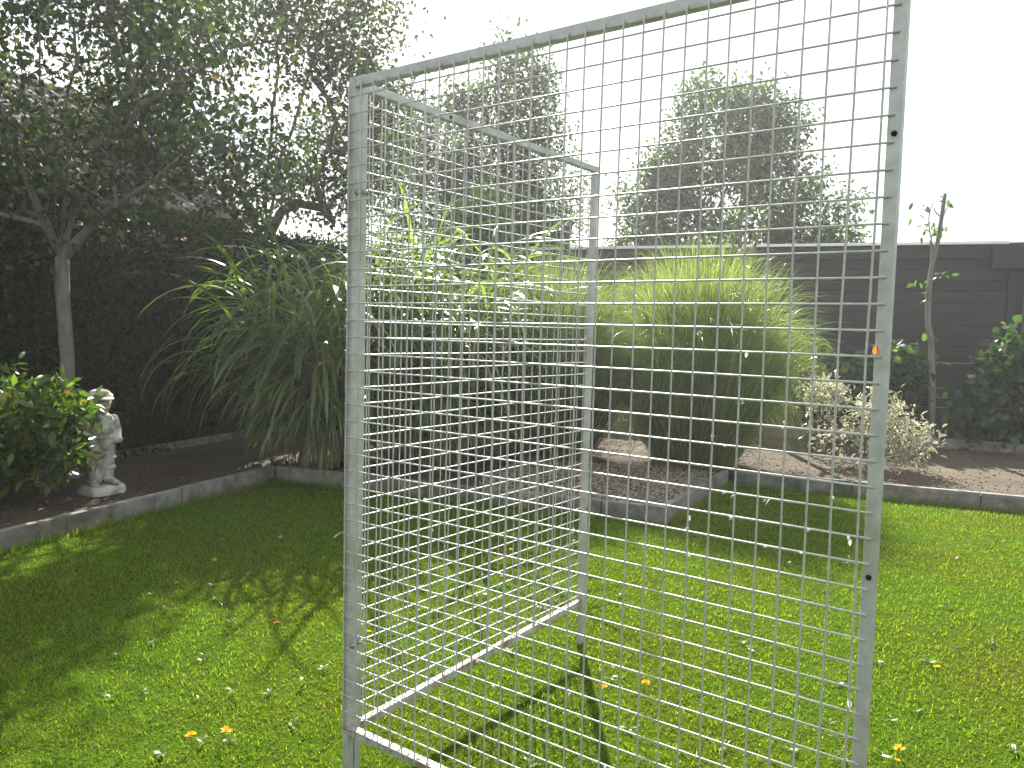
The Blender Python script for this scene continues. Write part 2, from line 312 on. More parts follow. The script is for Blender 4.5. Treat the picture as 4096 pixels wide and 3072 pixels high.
# ------------------------------------------------------------------ layout of the garden (metres, camera above the origin)
GA = np.array([0.927, -0.375]); GB = np.array([0.375, 0.927])       # the garden's two directions
KL0 = np.array([-5.05, -0.5]); KA = np.array([-2.10, 7.05]); KB = np.array([1.15, 5.78]); KC = np.array([2.06, 7.42]); KD = np.array([7.2, 5.25])
WALL0 = np.array([-0.7, 14.26]); WALL1 = np.array([10.6, 9.92])     # shed front, running left to right
HEDGE0 = np.array([-6.45, 0.7]); HEDGE1 = np.array([-1.0, 14.2])    # hedge front face
LAWN = [tuple(KL0), tuple(KA), tuple(KB), tuple(KC), tuple(KD), (7.2, -1.5), (-5.05, -1.5)]
BED = [tuple(KL0), tuple(KA), tuple(KB), tuple(KC), tuple(KD), (12.5, 9.2), tuple(WALL0 + np.array((12, -3.9))), tuple(WALL0 + (0, 0.5)), (-3, 14.6), (-8.5, 0.5)]
BED_Z = 0.095

# ground sheet and bed
gm = mesh_np('ground', [(-90, -60, 0), (90, -60, 0), (90, 140, 0), (-90, 140, 0)], np.array([[0, 1, 2, 3]]), M['ground'])
tag(obj('ground', gm), kind='structure')
import bmesh
bm = bmesh.new()
bv = [bm.verts.new((x, y, BED_Z)) for x, y in BED]
bm.faces.new(bv); bmesh.ops.triangulate(bm, faces=bm.faces[:])
bme = bpy.data.meshes.new('garden_bed'); bm.to_mesh(bme); bm.free(); bme.materials.append(M['soil'])
for p_ in bme.polygons:
    if p_.normal.z < 0: p_.flip()
bed = tag(obj('garden_bed', bme), kind='structure')

# concrete edging slabs, one object each
def kerb_line(a, b, parent, length=1.0, t=0.06, z0=-0.05, z1=0.135, start=0.0, side=1):
    a = np.array(a); b = np.array(b); d = b - a; Ld = np.linalg.norm(d); d = d / Ld; ang = math.atan2(d[1], d[0])
    s = start; base = None
    meshes = {}
    while s < Ld - 0.02:
        e = min(s + length, Ld); key = round(e - s, 3)
        if key not in meshes: meshes[key] = bev_box('kerb_slab', 0.004, key - 0.004, 0 if side > 0 else -t, t if side > 0 else 0, z0, z1, M['concrete'], 0.006, 2)
        p = a + d * s
        o = obj('kerb_slab', meshes[key], parent, (p[0], p[1], random.uniform(-0.006, 0.004)), ang + R(random.uniform(-0.25, 0.25)))
        s = e
kerb_line(KL0, KA, bed)
kerb_line(KA + np.array((0.004, -0.002)), KB, bed)
kerb_line(KB + np.array((0.03, 0.056)), KC, bed)
kerb_line(KC + np.array((0.062, -0.02)), KD, bed)
kb0 = np.array((2.2, 10.75)); kerb_line(kb0, kb0 + np.array([0.934, -0.358]) * 8, bed, z1=0.21)          # low edging at the back of the right bed
kerb_line(np.array((-5.75, 2.4)), np.array((-5.75, 2.4)) + GB * 9.0, bed, z1=0.165)                       # edging along the foot of the hedge

# ------------------------------------------------------------------ lawn
def lawn_pts(n, x0, x1, y0, y1, margin=0.02):
    P = np.stack([rng.uniform(x0, x1, n), rng.uniform(y0, y1, n)], -1)
    return P[inside(P, LAWN)]
pts = []
for (x0, x1, y0, y1, dens) in [(-3.2, 3.2, 0.9, 2.2, 10000), (-4.0, 4.0, 2.2, 3.6, 13000), (-4.0, 5.2, 3.6, 5.0, 9000), (-4.2, 6.2, 5.0, 7.6, 6500)]:
    pts.append(lawn_pts(int(dens * (x1 - x0) * (y1 - y0)), x0, x1, y0, y1))
P = np.concatenate(pts)
# drop what lies far outside the view so the mesh stays small
keep = np.abs(P[:, 0]) < 0.78 * P[:, 1] + 0.7
P = P[keep]; N = len(P)
tuft = np.sin(P[:, 0] * 9.1 + 2 * np.sin(P[:, 1] * 6.3)) * np.cos(P[:, 1] * 8.3 + np.sin(P[:, 0] * 5))
Lb = rng.uniform(0.02, 0.042, N) * (1 + 0.2 * tuft)
V, F, _ = blades(np.column_stack([P, np.full(N, -0.004)]), rng.uniform(0, 2 * np.pi, N), rng.uniform(0.4, 1.4, N), rng.uniform(-0.5, 0.9, N), Lb, rng.uniform(0.0024, 0.0045, N), 2, 1.0, 'grass')
lawn = tag(obj('lawn_grass', mesh_np('lawn_grass', V, F, M['lawn'])), 'short mown green grass of the lawn', 'grass', kind='stuff')
# longer grass left by the mower along the edging
ed = []
for a, b in ((KL0, KA), (KA, KB), (KB, KC), (KC, KD)):
    n_ = int(np.linalg.norm(b - a) * 420); t_ = rng.uniform(0, 1, n_)
    d_ = (b - a) / np.linalg.norm(b - a); nr = np.array((d_[1], -d_[0]))
    ed.append(a + np.outer(t_, b - a) + np.outer(rng.uniform(0.006, 0.07, n_), nr))
ed = np.concatenate(ed); ed = ed[inside(ed, LAWN)]; n_ = len(ed)
V, F, _ = blades(np.column_stack([ed, np.full(n_, -0.004)]), rng.uniform(0, 2 * np.pi, n_), rng.uniform(0.9, 1.5, n_), rng.uniform(-0.3, 1.0, n_), rng.uniform(0.04, 0.105, n_), rng.uniform(0.0025, 0.0045, n_), 3, 1.2, 'grass')
tag(obj('edge_grass', mesh_np('edge_grass', V, F, M['lawn'])), 'longer grass growing along the concrete edging', 'grass', kind='stuff')
# flat weeds: small rosettes among the grass
ros = []
for cx, cy_, sp_, k in [(-0.9, 2.55, 0.5, 26), (-1.35, 3.4, 0.6, 26), (-0.6, 3.1, 0.45, 16), (1.1, 3.0, 0.8, 34), (2.2, 3.3, 0.9, 40), (2.6, 4.6, 1.0, 34), (0.2, 4.0, 0.8, 24), (1.6, 2.3, 0.5, 22), (-1.5, 4.6, 0.9, 26), (0.5, 2.5, .5, 16)]:
    q = rng.normal(0, sp_ * 0.55, (k, 2)) + (cx, cy_); ros.append(q)
ros = np.concatenate(ros); ros = ros[inside(ros, LAWN)][::3]
idx = np.repeat(np.arange(len(ros)), rng.integers(4, 9, len(ros))); k = len(idx)
az = rng.uniform(0, 2 * np.pi, k); V, F, _ = blades(np.column_stack([ros[idx], np.full(k, 0.012)]), az, rng.uniform(0.2, 0.9, k), rng.uniform(-0.4, 0.1, k), rng.uniform(0.02, 0.045, k), rng.uniform(0.006, 0.013, k), 3, 1, 'lance', rng.normal(0, 0.4, k))
tag(obj('lawn_weeds', mesh_np('lawn_weeds', V, F, M['weed'])), 'flat broad-leaved weeds scattered through the lawn', 'weeds', kind='stuff')

# ------------------------------------------------------------------ gravel and soil crumbs
def stones(P2, size, z, name, label, mat, cat):
    N = len(P2)
    t = (1 + 5 ** 0.5) / 2
    iv = unit(np.array([(-1, t, 0), (1, t, 0), (-1, -t, 0), (1, -t, 0), (0, -1, t), (0, 1, t), (0, -1, -t), (0, 1, -t), (t, 0, -1), (t, 0, 1), (-t, 0, -1), (-t, 0, 1)], float))
    f = np.array([(0, 11, 5), (0, 5, 1), (0, 1, 7), (0, 7, 10), (0, 10, 11), (1, 5, 9), (5, 11, 4), (11, 10, 2), (10, 7, 6), (7, 1, 8), (3, 9, 4), (3, 4, 2), (3, 2, 6), (3, 6, 8), (3, 8, 9), (4, 9, 5), (2, 4, 11), (6, 2, 10), (8, 6, 7), (9, 8, 1)])
    sc = size[:, None] * rng.uniform(0.6, 1.25, (N, 3)) * np.array((1, 1, 0.7))
    a = rng.uniform(0, 6.28, N); c, s = np.cos(a), np.sin(a)
    W = iv[None] * sc[:, None] * rng.uniform(0.85, 1.12, (N, 12, 1))
    X = W[..., 0] * c[:, None] - W[..., 1] * s[:, None]; Y = W[..., 0] * s[:, None] + W[..., 1] * c[:, None]
    V = np.stack([X + P2[:, 0:1], Y + P2[:, 1:2], W[..., 2] + z + size[:, None] * 0.35], -1).reshape(-1, 3)
    F = (f[None] + (np.arange(N) * 12)[:, None, None]).reshape(-1, 3)
    return tag(obj(name, mesh_np(name, V, F, mat)), label, cat, kind='stuff')
q = np.stack([rng.uniform(-1.2, 2.3, 26000), rng.uniform(5.7, 8.2, 26000)], -1)
dB = dist_seg(q, KB, KC); dA = dist_seg(q, KA, KB)
q = q[inside(q, BED) & (np.minimum(dB, dA) > 0.075) & (np.linalg.norm(q - np.array((0.9, 6.7)), axis=1) < 1.35 + 0.2 * np.sin(q[:, 0] * 5))][:6500]
stones(q, rng.uniform(0.006, 0.014, len(q)), BED_Z, 'gravel', 'beige gravel in the corner of the raised bed', M['gravel'], 'gravel')
q = np.stack([rng.uniform(-4.5, 7, 30000), rng.uniform(4.0, 10, 30000)], -1)
dk = np.min([dist_seg(q, KL0, KA), dist_seg(q, KA, KB), dist_seg(q, KB, KC), dist_seg(q, KC, KD)], axis=0)
q = q[inside(q, BED) & (dk > 0.075)][:9000]
stones(q, rng.uniform(0.003, 0.011, len(q)) * rng.uniform(0.6, 1.2, len(q)), BED_Z, 'soil_crumbs', 'loose soil crumbs and small stones on the bed', M['clod'], 'soil')

# ------------------------------------------------------------------ dark timber shed
wl = WALL1 - WALL0; WLEN = np.linalg.norm(wl); WANG = math.atan2(wl[1], wl[0])
SHED_H = 2.80
shed = tag(empty('timber_shed', (WALL0[0], WALL0[1], 0), WANG), 'long anthracite timber shed with flat roof and pale metal edge behind the beds', 'shed')
XR = 8.2                                # where the plank front ends and the recess begins (metres along the shed)
obj('wall', bev_box('wall', 0, WLEN, 0.05, 2.1, 0, SHED_H - 0.1, M['plank'], 0), shed)
pitch = 0.158; zz = 0.05; kq = 0
plk = bev_box('plank', 0, XR, 0.0, 0.045, 0.0, pitch - 0.004, M['plank'], 0.004, 1)
while zz < SHED_H - 0.3:
    obj('plank', plk, shed, (0, random.uniform(-0.002, 0.002), zz)); zz += pitch
obj('fascia', bev_box('fascia', -0.05, XR - 0.24, -0.045, 0.047, SHED_H - 0.23, SHED_H - 0.035, M['plank'], 0.004), shed)
obj('canopy_fascia', bev_box('canopy_fascia', XR - 0.235, WLEN, -0.16, 0.04, SHED_H - 0.38, SHED_H - 0.04, M['plank'], 0.004), shed)
obj('corner_post', bev_box('corner_post', XR + 0.003, XR + 0.12, -0.03, 0.05, 0.0, SHED_H - 0.385, M['plank'], 0.005), shed)
dr = obj('door', bev_box('door', XR + 0.2, XR + 1.2, 0.01, 0.048, 0.05, SHED_H - 0.5, M['roofing'], 0.004), shed)
obj('roof', bev_box('roof', -0.05, WLEN, -0.02, 2.2, SHED_H - 0.032, SHED_H - 0.004, M['roofing'], 0), shed)
obj('cap_trim', bev_box('cap_trim', -0.08, XR - 0.02, -0.075, 0.02, SHED_H - 0.03, SHED_H + 0.012, M['cap'], 0.003), shed)

# ------------------------------------------------------------------ neighbour's tiled house behind the hedge
E1 = np.array([-3.55, 11.2, 2.72]); HD = np.array([0.375, 0.927, 0]); HN = np.array([-0.927, 0.375, 0]); HW = 2.85; RISE = 1.85; HL = 11.0
house = tag(empty('house', (0, 0, 0)), 'neighbouring house with a pale grey tiled roof beyond the dark hedge', 'house')
E0 = E1 - HD * HL
def quadmesh(name, pts, mat):
    return mesh_np(name, pts, np.array([[0, 1, 2, 3]]), mat)
bmv = [E0 + HN * 0.25, E1 + HN * 0.25 - HD * 0.2, E1 + HN * (2 * HW - 0.25) - HD * 0.2, E0 + HN * (2 * HW - 0.25)]
V = np.array([(*p[:2], 0) for p in bmv] + [(*p[:2], 2.7) for p in bmv]); obj('wall', mesh_np('wall', V, BOXF, M['brick']), house)
ridge1 = E1 + HN * HW + np.array((0, 0, RISE)); ridge0 = E0 + HN * HW + np.array((0, 0, RISE))
gv = np.array([E1 - HD * .22 + HN * .25, ridge1 - HD * .22 - (0, 0, .16), E1 - HD * .22 + HN * (2 * HW - .25)]); gv2 = gv - HD * 0.2
obj('gable', mesh_np('gable', np.concatenate([gv, gv2]), [np.array([[0, 1, 2], [3, 5, 4]]), np.array([[0, 3, 4, 1], [1, 4, 5, 2], [2, 5, 3, 0]])], M['brick']), house)
far = E1 + HN * 2 * HW; far0 = E0 + HN * 2 * HW
dz = np.array((0, 0, 0.05))
rv = [E0 - dz, E1 - dz, ridge1 - dz, ridge0 - dz, far - dz, far0 - dz]
roof = obj('roof', mesh_np('roof', np.array(rv + [p - 2 * dz for p in rv]), np.array([[0, 1, 2, 3], [3, 2, 4, 5], [6, 9, 8, 7], [9, 11, 10, 8]]), M['roofing']), house)
# interlocking tiles: own object each on the part the photograph shows
SL = math.hypot(HW, RISE); sl = (HN * HW + np.array((0, 0, RISE))) / SL; nrm_r = np.cross(HD, sl); nrm_r = nrm_r if nrm_r[2] > 0 else -nrm_r
NC, TW, NR = 46, 0.238, 10; TLn = SL / NR
xs = np.array([0, 0.25, 0.42, 0.58, 0.75, 1.0]); hs = np.array([0.012, 0.0, 0.03, 0.03, 0.0, 0.012])
def tile_vf():
    V = []
    for v, lift in ((-0.06, 0.034), (1.0, 0.008)):
        for x, h in zip(xs, hs): V.append((x * (TW - 0.004), v * TLn, h + lift))
    V += [(x * (TW - 0.004), -0.06 * TLn, h + 0.012) for x, h in zip(xs, hs)]
    F = [(i, i + 1, i + 7, i + 6) for i in range(5)] + [(i + 12, i + 13, i + 1, i) for i in range(5)]
    return np.array(V, float), np.array(F)
tv, tf = tile_vf(); tmesh = mesh_np('roof_tile', tv, tf, M['tile'])
mbr = MB(); fr = Matrix.Identity(4)
for j in range(3): fr[j][0] = HD[j]; fr[j][1] = sl[j]; fr[j][2] = nrm_r[j]
frn = np.array(fr)[:3, :3]
for c in range(NC):
    for r in range(NR):
        p = E1 - HD * ((c + 1) * TW) + sl * (r * TLn)
        if c < 28:
            o = bpy.data.objects.new('roof_tile', tmesh); m4 = fr.copy()
            for j in range(3): m4[j][3] = p[j]
            link(o, roof); o.matrix_world = m4
        else: mbr.add(tv @ frn.T + p, tf)
o = obj('roof_tiles', mbr.mesh('roof_tiles', M['tile']), roof); o['kind'] = 'stuff'
V, F = tubes([[ridge0], [ridge1], [0.11], [0.11]], 10); obj('ridge_cap', mesh_np('ridge_cap', V, F, M['tile'], smooth=True), house)

# ------------------------------------------------------------------ hedge
hl = HEDGE1 - HEDGE0; HLEN = np.linalg.norm(hl); HANG = math.atan2(hl[1], hl[0])
hedge = tag(empty('hedge', (HEDGE0[0], HEDGE0[1], 0), HANG), 'tall clipped dark evergreen hedge along the side bed', 'hedge')
HT, HH = 0.95, 2.42
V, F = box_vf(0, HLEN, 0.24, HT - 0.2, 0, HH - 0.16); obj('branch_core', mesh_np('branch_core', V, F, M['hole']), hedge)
n1, n2, n3 = 105000, 22000, 9000
x = rng.uniform(0, HLEN, n1); z = rng.uniform(0.02, HH, n1); y = np.abs(rng.normal(0, 0.1, n1)) + 0.05 * np.sin(x * 2.3) * np.cos(z * 2.9)
pa = np.column_stack([x, y, z])
x = rng.uniform(0, HLEN, n2); y = rng.uniform(0, HT, n2); pb = np.column_stack([x, y, HH + rng.normal(0, 0.05, n2) + 0.04 * np.sin(x * 3.1)])
x = rng.uniform(0, HLEN, n3); z = rng.uniform(0.3, HH, n3); pc = np.column_stack([x, HT + rng.normal(0, 0.05, n3), z])
pp = np.concatenate([pa, pb, pc]); n_ = len(pp)
nout = np.concatenate([np.tile((0, -1, 0.25), (n1, 1)), np.tile((0, 0, 1), (n2, 1)), np.tile((0, 1, 0.2), (n3, 1))])
axs = unit(rng.normal(0, 0.7, (n_, 3)) + nout * 0.6 + (0, 0, 0.45)); nr = unit(rng.normal(0, 1, (n_, 3)))
V, F, _ = leaves(pp, axs, nr, rng.uniform(0.03, 0.075, n_), rng.uniform(0.016, 0.036, n_))
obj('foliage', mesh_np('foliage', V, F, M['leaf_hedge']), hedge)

# ------------------------------------------------------------------ trees
def grow(base, fork, targets, step=0.28, jitter=0.05, guides=()):
    """connect every target to the nearest earlier node; returns nodes and parents"""
    base = np.array(base, float); fork = np.array(fork, float)
    n0 = max(2, int(np.linalg.norm(fork - base) / step))
    nodes = [base + (fork - base) * t + (rng.normal(0, 0.006, 3) if 0 < t < 1 else 0) for t in np.linspace(0, 1, n0 + 1)]
    par = [-1] + list(range(n0)); first = n0
    for g in guides:                     # main limbs rise steeply before they spread
        g = np.array(g, float); D = np.linalg.norm(g - fork)
        if g[2] < fork[2] + 0.3: continue
        m = max(2, int(D / step)); c = fork + (g - fork) * 0.35 + np.array((0, 0, 0.22 * D)); prev = n0
        for q in range(1, m + 1):
            t = q / m; nodes.append(fork * (1 - t) ** 2 + c * 2 * t * (1 - t) + g * t * t + rng.normal(0, 0.02, 3)); par.append(prev); prev = len(nodes) - 1
    order = np.argsort(np.linalg.norm(targets - fork, axis=1))
    tips = []
    arr = np.array(nodes)
    for ti in order:
        T = targets[ti]; A = arr[first - 1:]
        hz_ = np.linalg.norm(A[:, :2] - T[:2], axis=1); d = np.linalg.norm(A - T, axis=1) + 0.9 * np.maximum(0, A[:, 2] - T[2] + 0.55 * hz_)
        k = int(np.argmin(d)) + first - 1
        s = arr[k]; D = np.linalg.norm(T - s); m = max(1, int(D / step)); prev = k
        bow = rng.normal(0, 0.06, 3) * D + np.array((0, 0, 0.06 * D))
        new = []
        for q in range(1, m + 1):
            t = q / m; new.append(s + (T - s) * t + bow * math.sin(math.pi * t) + (rng.normal(0, jitter * 0.4, 3) if q < m else 0))
        for v in new:
            nodes.append(v); par.append(prev); prev = len(nodes) - 1
        arr = np.concatenate([arr, np.array(new)]); tips.append(prev)
    return np.array(nodes), np.array(par), np.array(tips), n0
def branch_mesh(name, nodes, par, tips, r0, rtip, mat, expo=0.5, trunk_n=0, sides=7):
    cnt = np.zeros(len(nodes))
    for t in tips:
        k = t
        while k >= 0: cnt[k] += 1; k = par[k]
    r = rtip * np.maximum(cnt, 1) ** expo; r = r * (r0 / max(r[0], 1e-6)) if r[0] > r0 else r
    r = np.minimum(r, r0); r = np.maximum(r, rtip * 0.6)
    i = np.arange(1, len(nodes)); p = par[1:]
    rp_ = np.where(r[p] > r[i] * 1.7, r[i] * 1.35, r[p])
    mb = MB(); nt_ = trunk_n
    sel = i > nt_
    V, F = tubes([nodes[p][sel], nodes[i][sel], rp_[sel], r[i][sel]], sides); mb.add(V, F)
    if nt_ > 1:
        path = smooth_path(nodes[:nt_ + 1], 4); rad = np.interp(np.linspace(0, nt_, len(path)), np.arange(nt_ + 1), r[:nt_ + 1])
        rad = rad * (1 + 0.35 * np.exp(-np.linspace(0, nt_, len(path)) * 1.6))
        V, Q, T = tube_path(path, rad, 12); n0 = mb.n; mb.add(V, Q); mb.T.append(T + n0)
    return mb.mesh(name, mat, True)
def in_ell(n, ells, shell=0.55):
    """points in a set of ellipsoids ((cx,cy,cz),(rx,ry,rz),weight), denser toward the outside"""
    w = np.array([e[2] for e in ells], float); w /= w.sum(); pick = rng.choice(len(ells), n, p=w)
    d = unit(rng.normal(0, 1, (n, 3))); rad = rng.uniform(0, 1, n) ** (1 / 3.0); rad = shell + (1 - shell) * rad if shell else rad
    C = np.array([e[0] for e in ells])[pick]; Rr = np.array([e[1] for e in ells])[pick]
    return C + d * Rr * (rad * rng.uniform(0.75, 1.05, n))[:, None]
def make_tree(name, label, base, fork, ells, n_cl, per, leaf, mat, bark, r0, rtip=0.006, sig=0.16, group=None, cat='tree', shell=0.35, droop=0.35, wid=0.5, kind=4, step=0.28, crown='crown', extra=None, spread_z=1.0, cull=None):
    T = in_ell(n_cl, ells, shell)
    if cull is not None: T = T[~cull(T)]
    if extra is not None: T = np.concatenate([T, extra])
    root = tag(empty(name, (base[0], base[1], base[2])), label, cat, group)
    nodes, par, tips, tn = grow(base, fork, T, step, guides=[e[0] for e in ells] if cat == 'tree' else ())
    off = np.array(base, float)
    obj('trunk', branch_mesh('trunk', nodes - off, par, tips, r0, rtip, bark, trunk_n=tn), root)
    N = len(T) * per; c = np.repeat(T, per, 0); pos = c + rng.normal(0, 1, (N, 3)) * np.array((sig, sig, sig * spread_z))
    ax = unit(rng.normal(0, 1, (N, 3)) + unit(pos - c) * 0.6 - np.array((0, 0, droop)))
    nr = unit(rng.normal(0, 0.8, (N, 3)) + (0, 0, 0.9))
    L = rng.uniform(leaf[0], leaf[1], N)
    V, F, A = leaves(pos - off, ax, nr, L, L * wid * rng.uniform(0.85, 1.15, N), kind=kind)
    obj(crown, mesh_np(crown, V, F, mat, A), root)
    return root

TS = math.tan(R(SUN_EL))
def sun_gap(T):                          # an opening in the crowns through which the sun reaches the shrub and statue
    sx = T[:, 0]; sy = T[:, 1] - (T[:, 2] - 0.7) / TS; u_ = rng.uniform(0, 1, len(T))
    a = (((sx + 3.5) / 1.1) ** 2 + ((sy - 5.6) / 0.95) ** 2 < 1) & (u_ < 0.96)
    b = (((sx + 2.85) / 0.45) ** 2 + ((sy - 6.0) / 0.7) ** 2 < 1) & (u_ < 0.6)
    c = (T[:, 1] < 8) & (T[:, 2] < 2.1)
    gy = T[:, 1] - T[:, 2] / TS; d = (gy < 3.1) & (T[:, 0] > -2.7) & (u_ < 0.6)
    return a | b | d | (c & (u_ < 0.5))
# left tree in the side bed, in front of the hedge (vase of upright limbs)
tb = ground_at(285, 1900, BED_Z); TX, TY = -3.62, 6.5
make_tree('plum_tree', 'dark-leaved tree with smooth grey trunk rising behind the shrub and the statue', (TX, TY, 0.06), (TX - 0.06, TY + 0.02, 1.9),
          [((-3.9, 6.6, 3.5), (1.5, 1.3, 1.5), 3), ((-2.75, 6.5, 3.7), (1.05, 1.1, 1.15), 1.5), ((-3.4, 6.5, 4.8), (1.5, 1.3, 1.2), 2), ((-4.8, 6.5, 3.6), (1.2, 1.2, 1.5), 1.2), ((-3.6, 6.4, 2.6), (1.3, 1.0, 0.5), 0.8), ((-2.35, 6.45, 2.75), (0.65, 0.8, 0.55), 0.9)],
          480, 46, (0.05, 0.09), M['leaf_plum'], M['bark_grey'], 0.054, 0.0045, 0.15, shell=0.25, group='garden trees', wid=0.6, cull=sun_gap)
# multi-stemmed tree just behind the hedge
make_tree('hedge_tree', 'broad dark tree with forked stem growing up from behind the hedge end', (-3.3, 10.7, 0.0), (-3.36, 10.7, 2.35),
          [((-3.2, 10.8, 4.2), (1.9, 1.4, 1.5), 3), ((-2.3, 10.9, 4.0), (1.0, 1.1, 1.3), 1.6), ((-3.1, 10.8, 5.8), (1.7, 1.4, 1.3), 2.2), ((-4.6, 10.9, 4.6), (1.4, 1.2, 1.5), 1.2), ((-2.3, 10.9, 6.0), (0.85, 0.9, 1.3), 1.3)],
          560, 44, (0.06, 0.1), M['leaf_plum'], M['bark'], 0.085, 0.006, 0.2, shell=0.25, group='garden trees', wid=0.6, cull=sun_gap)
# row of upright trees beyond the shed
make_tree('upright_tree', 'slender tree with several pointed leaders beyond the shed, seen through the mesh', (-0.35, 16.0, 0.0), (-0.35, 16.0, 1.8),
          [((-0.5, 16, 3.4), (1.35, 1.1, 1.6), 2.4), ((-1.0, 16, 5.0), (0.5, 0.5, 1.5), 1.0), ((-0.25, 16, 5.7), (0.42, 0.45, 1.6), 1.0), ((0.32, 16, 5.4), (0.36, 0.4, 1.5), 0.8), ((0.75, 16, 4.0), (0.6, 0.6, 1.4), 0.8), ((-1.7, 16.2, 4.6), (0.6, 0.6, 1.7), 0.9), ((-2.5, 16.2, 4.3), (0.7, 0.7, 1.9), 0.9)],
          600, 42, (0.08, 0.125), M['leaf_back'], M['bark'], 0.1, 0.007, 0.17, group='garden trees', shell=0.2, droop=0.0)
make_tree('round_tree', 'wide domed tree standing alone beyond the shed roof', (4.75, 18.4, 0.0), (4.75, 18.4, 2.0),
          [((4.8, 18.4, 4.3), (2.5, 1.9, 1.6), 3.2), ((4.55, 18.4, 6.0), (1.35, 1.2, 1.35), 1.6), ((5.6, 18.4, 5.9), (0.9, 1.0, 1.3), 1.2), ((6.7, 18.4, 3.9), (1.25, 1.2, 1.1), 1.2), ((3.2, 18.4, 3.9), (1.0, 1.2, 1.5), 1.0), ((3.55, 18.4, 5.2), (0.7, 0.8, 0.9), 0.6), ((2.7, 18.4, 3.1), (0.8, 0.9, 0.8), 0.6), ((7.3, 18.4, 3.2), (0.8, 0.9, 0.7), 0.6), ((4.9, 18.4, 3.0), (2.2, 1.2, 0.7), 1.0)],
          700, 40, (0.1, 0.16), M['leaf_back'], M['bark'], 0.16, 0.009, 0.17, group='garden trees', shell=0.15)
# dark conifer mass between them
croot = tag(empty('conifer', (0.2, 17.7, 0)), 'dense almost black conifer standing behind the slender tree', 'tree', 'garden trees')
V, F = tubes([[(0, 0, 0)], [(0, 0, 3.9)], [0.12], [0.03]], 8); obj('trunk', mesh_np('trunk', V, F, M['bark'], smooth=True), croot)
n_ = 17000; hgt = rng.uniform(0.2, 1, n_) ** 0.8 * 4.6; ang = rng.uniform(0, 6.283, n_); rr_ = (1.05 * (1 - (hgt / 4.85) ** 3.0)) * rng.uniform(0.55, 1.04, n_) * (1 + 0.1 * np.sin(ang * 5 + hgt * 3))
pp = np.column_stack([np.cos(ang) * rr_, np.sin(ang) * rr_, hgt]); ax = unit(np.column_stack([np.cos(ang) * 0.5, np.sin(ang) * 0.5, np.full(n_, 0.8)]) + rng.normal(0, 0.3, (n_, 3)))
V, F, A = leaves(pp, ax, unit(rng.normal(0, 1, (n_, 3))), rng.uniform(0.1, 0.18, n_), rng.uniform(0.04, 0.08, n_)); obj('crown', mesh_np('crown', V, F, M['leaf_conifer']), croot)

# shrubs
def make_shrub(name, label, base, ells, n_cl, per, leaf, mat, bark=None, sig=0.07, wid=0.4, kind=6, droop=0.1, group=None, shell=0.3, r0=0.02, rtip=0.0025, fork=None, step=0.14):
    return make_tree(name, label, base, fork or (base[0], base[1], base[2] + 0.12), ells, n_cl, per, leaf, mat, bark or M['bark'], r0, rtip, sig, group, 'shrub', shell, droop, wid, kind, step, 'foliage')
b = np.array((-3.66, 5.55))
make_shrub('laurel_shrub', 'glossy green shrub with yellow-green tips hiding half of the statue', (b[0], b[1], BED_Z), [((b[0], b[1], 0.64), (0.74, 0.48, 0.36), 3), ((b[0] + 0.4, b[1] - 0.02, 0.72), (0.36, 0.32, 0.26), 1.4), ((b[0] + 0.38, b[1] - 0.02, 0.45), (0.34, 0.3, 0.2), 0.8), ((b[0] - 0.3, b[1], 0.58), (0.5, 0.45, 0.35), 1)], 250, 13, (0.07, 0.125), M['leaf_laurel'], sig=0.055, wid=0.36, group='shrubs in the beds')
b = at_depth(1900, 1000, 12.4)
make_shrub('bright_shrub', 'tall yellow-green leafy shrub above the broad-leaved grass behind the mesh', (b[0], 12.4, BED_Z), [((b[0] - 0.05, 12.4, 2.4), (0.75, 0.5, 0.9), 2), ((b[0] + 0.1, 12.4, 3.0), (0.4, 0.4, 0.5), 0.8), ((b[0] + 0.4, 12.4, 2.3), (0.5, 0.4, 0.5), 0.8)], 170, 13, (0.1, 0.17), M['leaf_bright'], sig=0.1, wid=0.42, group='shrubs in the beds', r0=0.04, fork=(b[0], 12.4, 1.1))
for nm_, (X_, Y_), lab, ell in (('dogwood_shrub', (3.68, 7.95), 'larger cream-edged variegated shrub beside the cage post', [((3.8, 7.95, 0.42), (0.36, 0.32, 0.26), 2), ((3.7, 7.95, 0.68), (0.24, 0.24, 0.2), 1), ((4.02, 7.9, 0.36), (0.24, 0.24, 0.18), 0.6)]),
                        ('dogwood_shrub', (3.3, 8.7), 'smaller cream-edged variegated shrub beside the fine grass', [((3.4, 8.6, 0.78), (0.24, 0.24, 0.17), 2), ((3.5, 8.5, 0.4), (0.24, 0.24, 0.2), 0.7)])):
    make_shrub(nm_, lab, (X_, Y_, BED_Z), ell, 120 if 'larger' in lab else 60, 13, (0.045, 0.085), M['leaf_var'], sig=0.06, wid=0.36, group='variegated shrubs', r0=0.016)
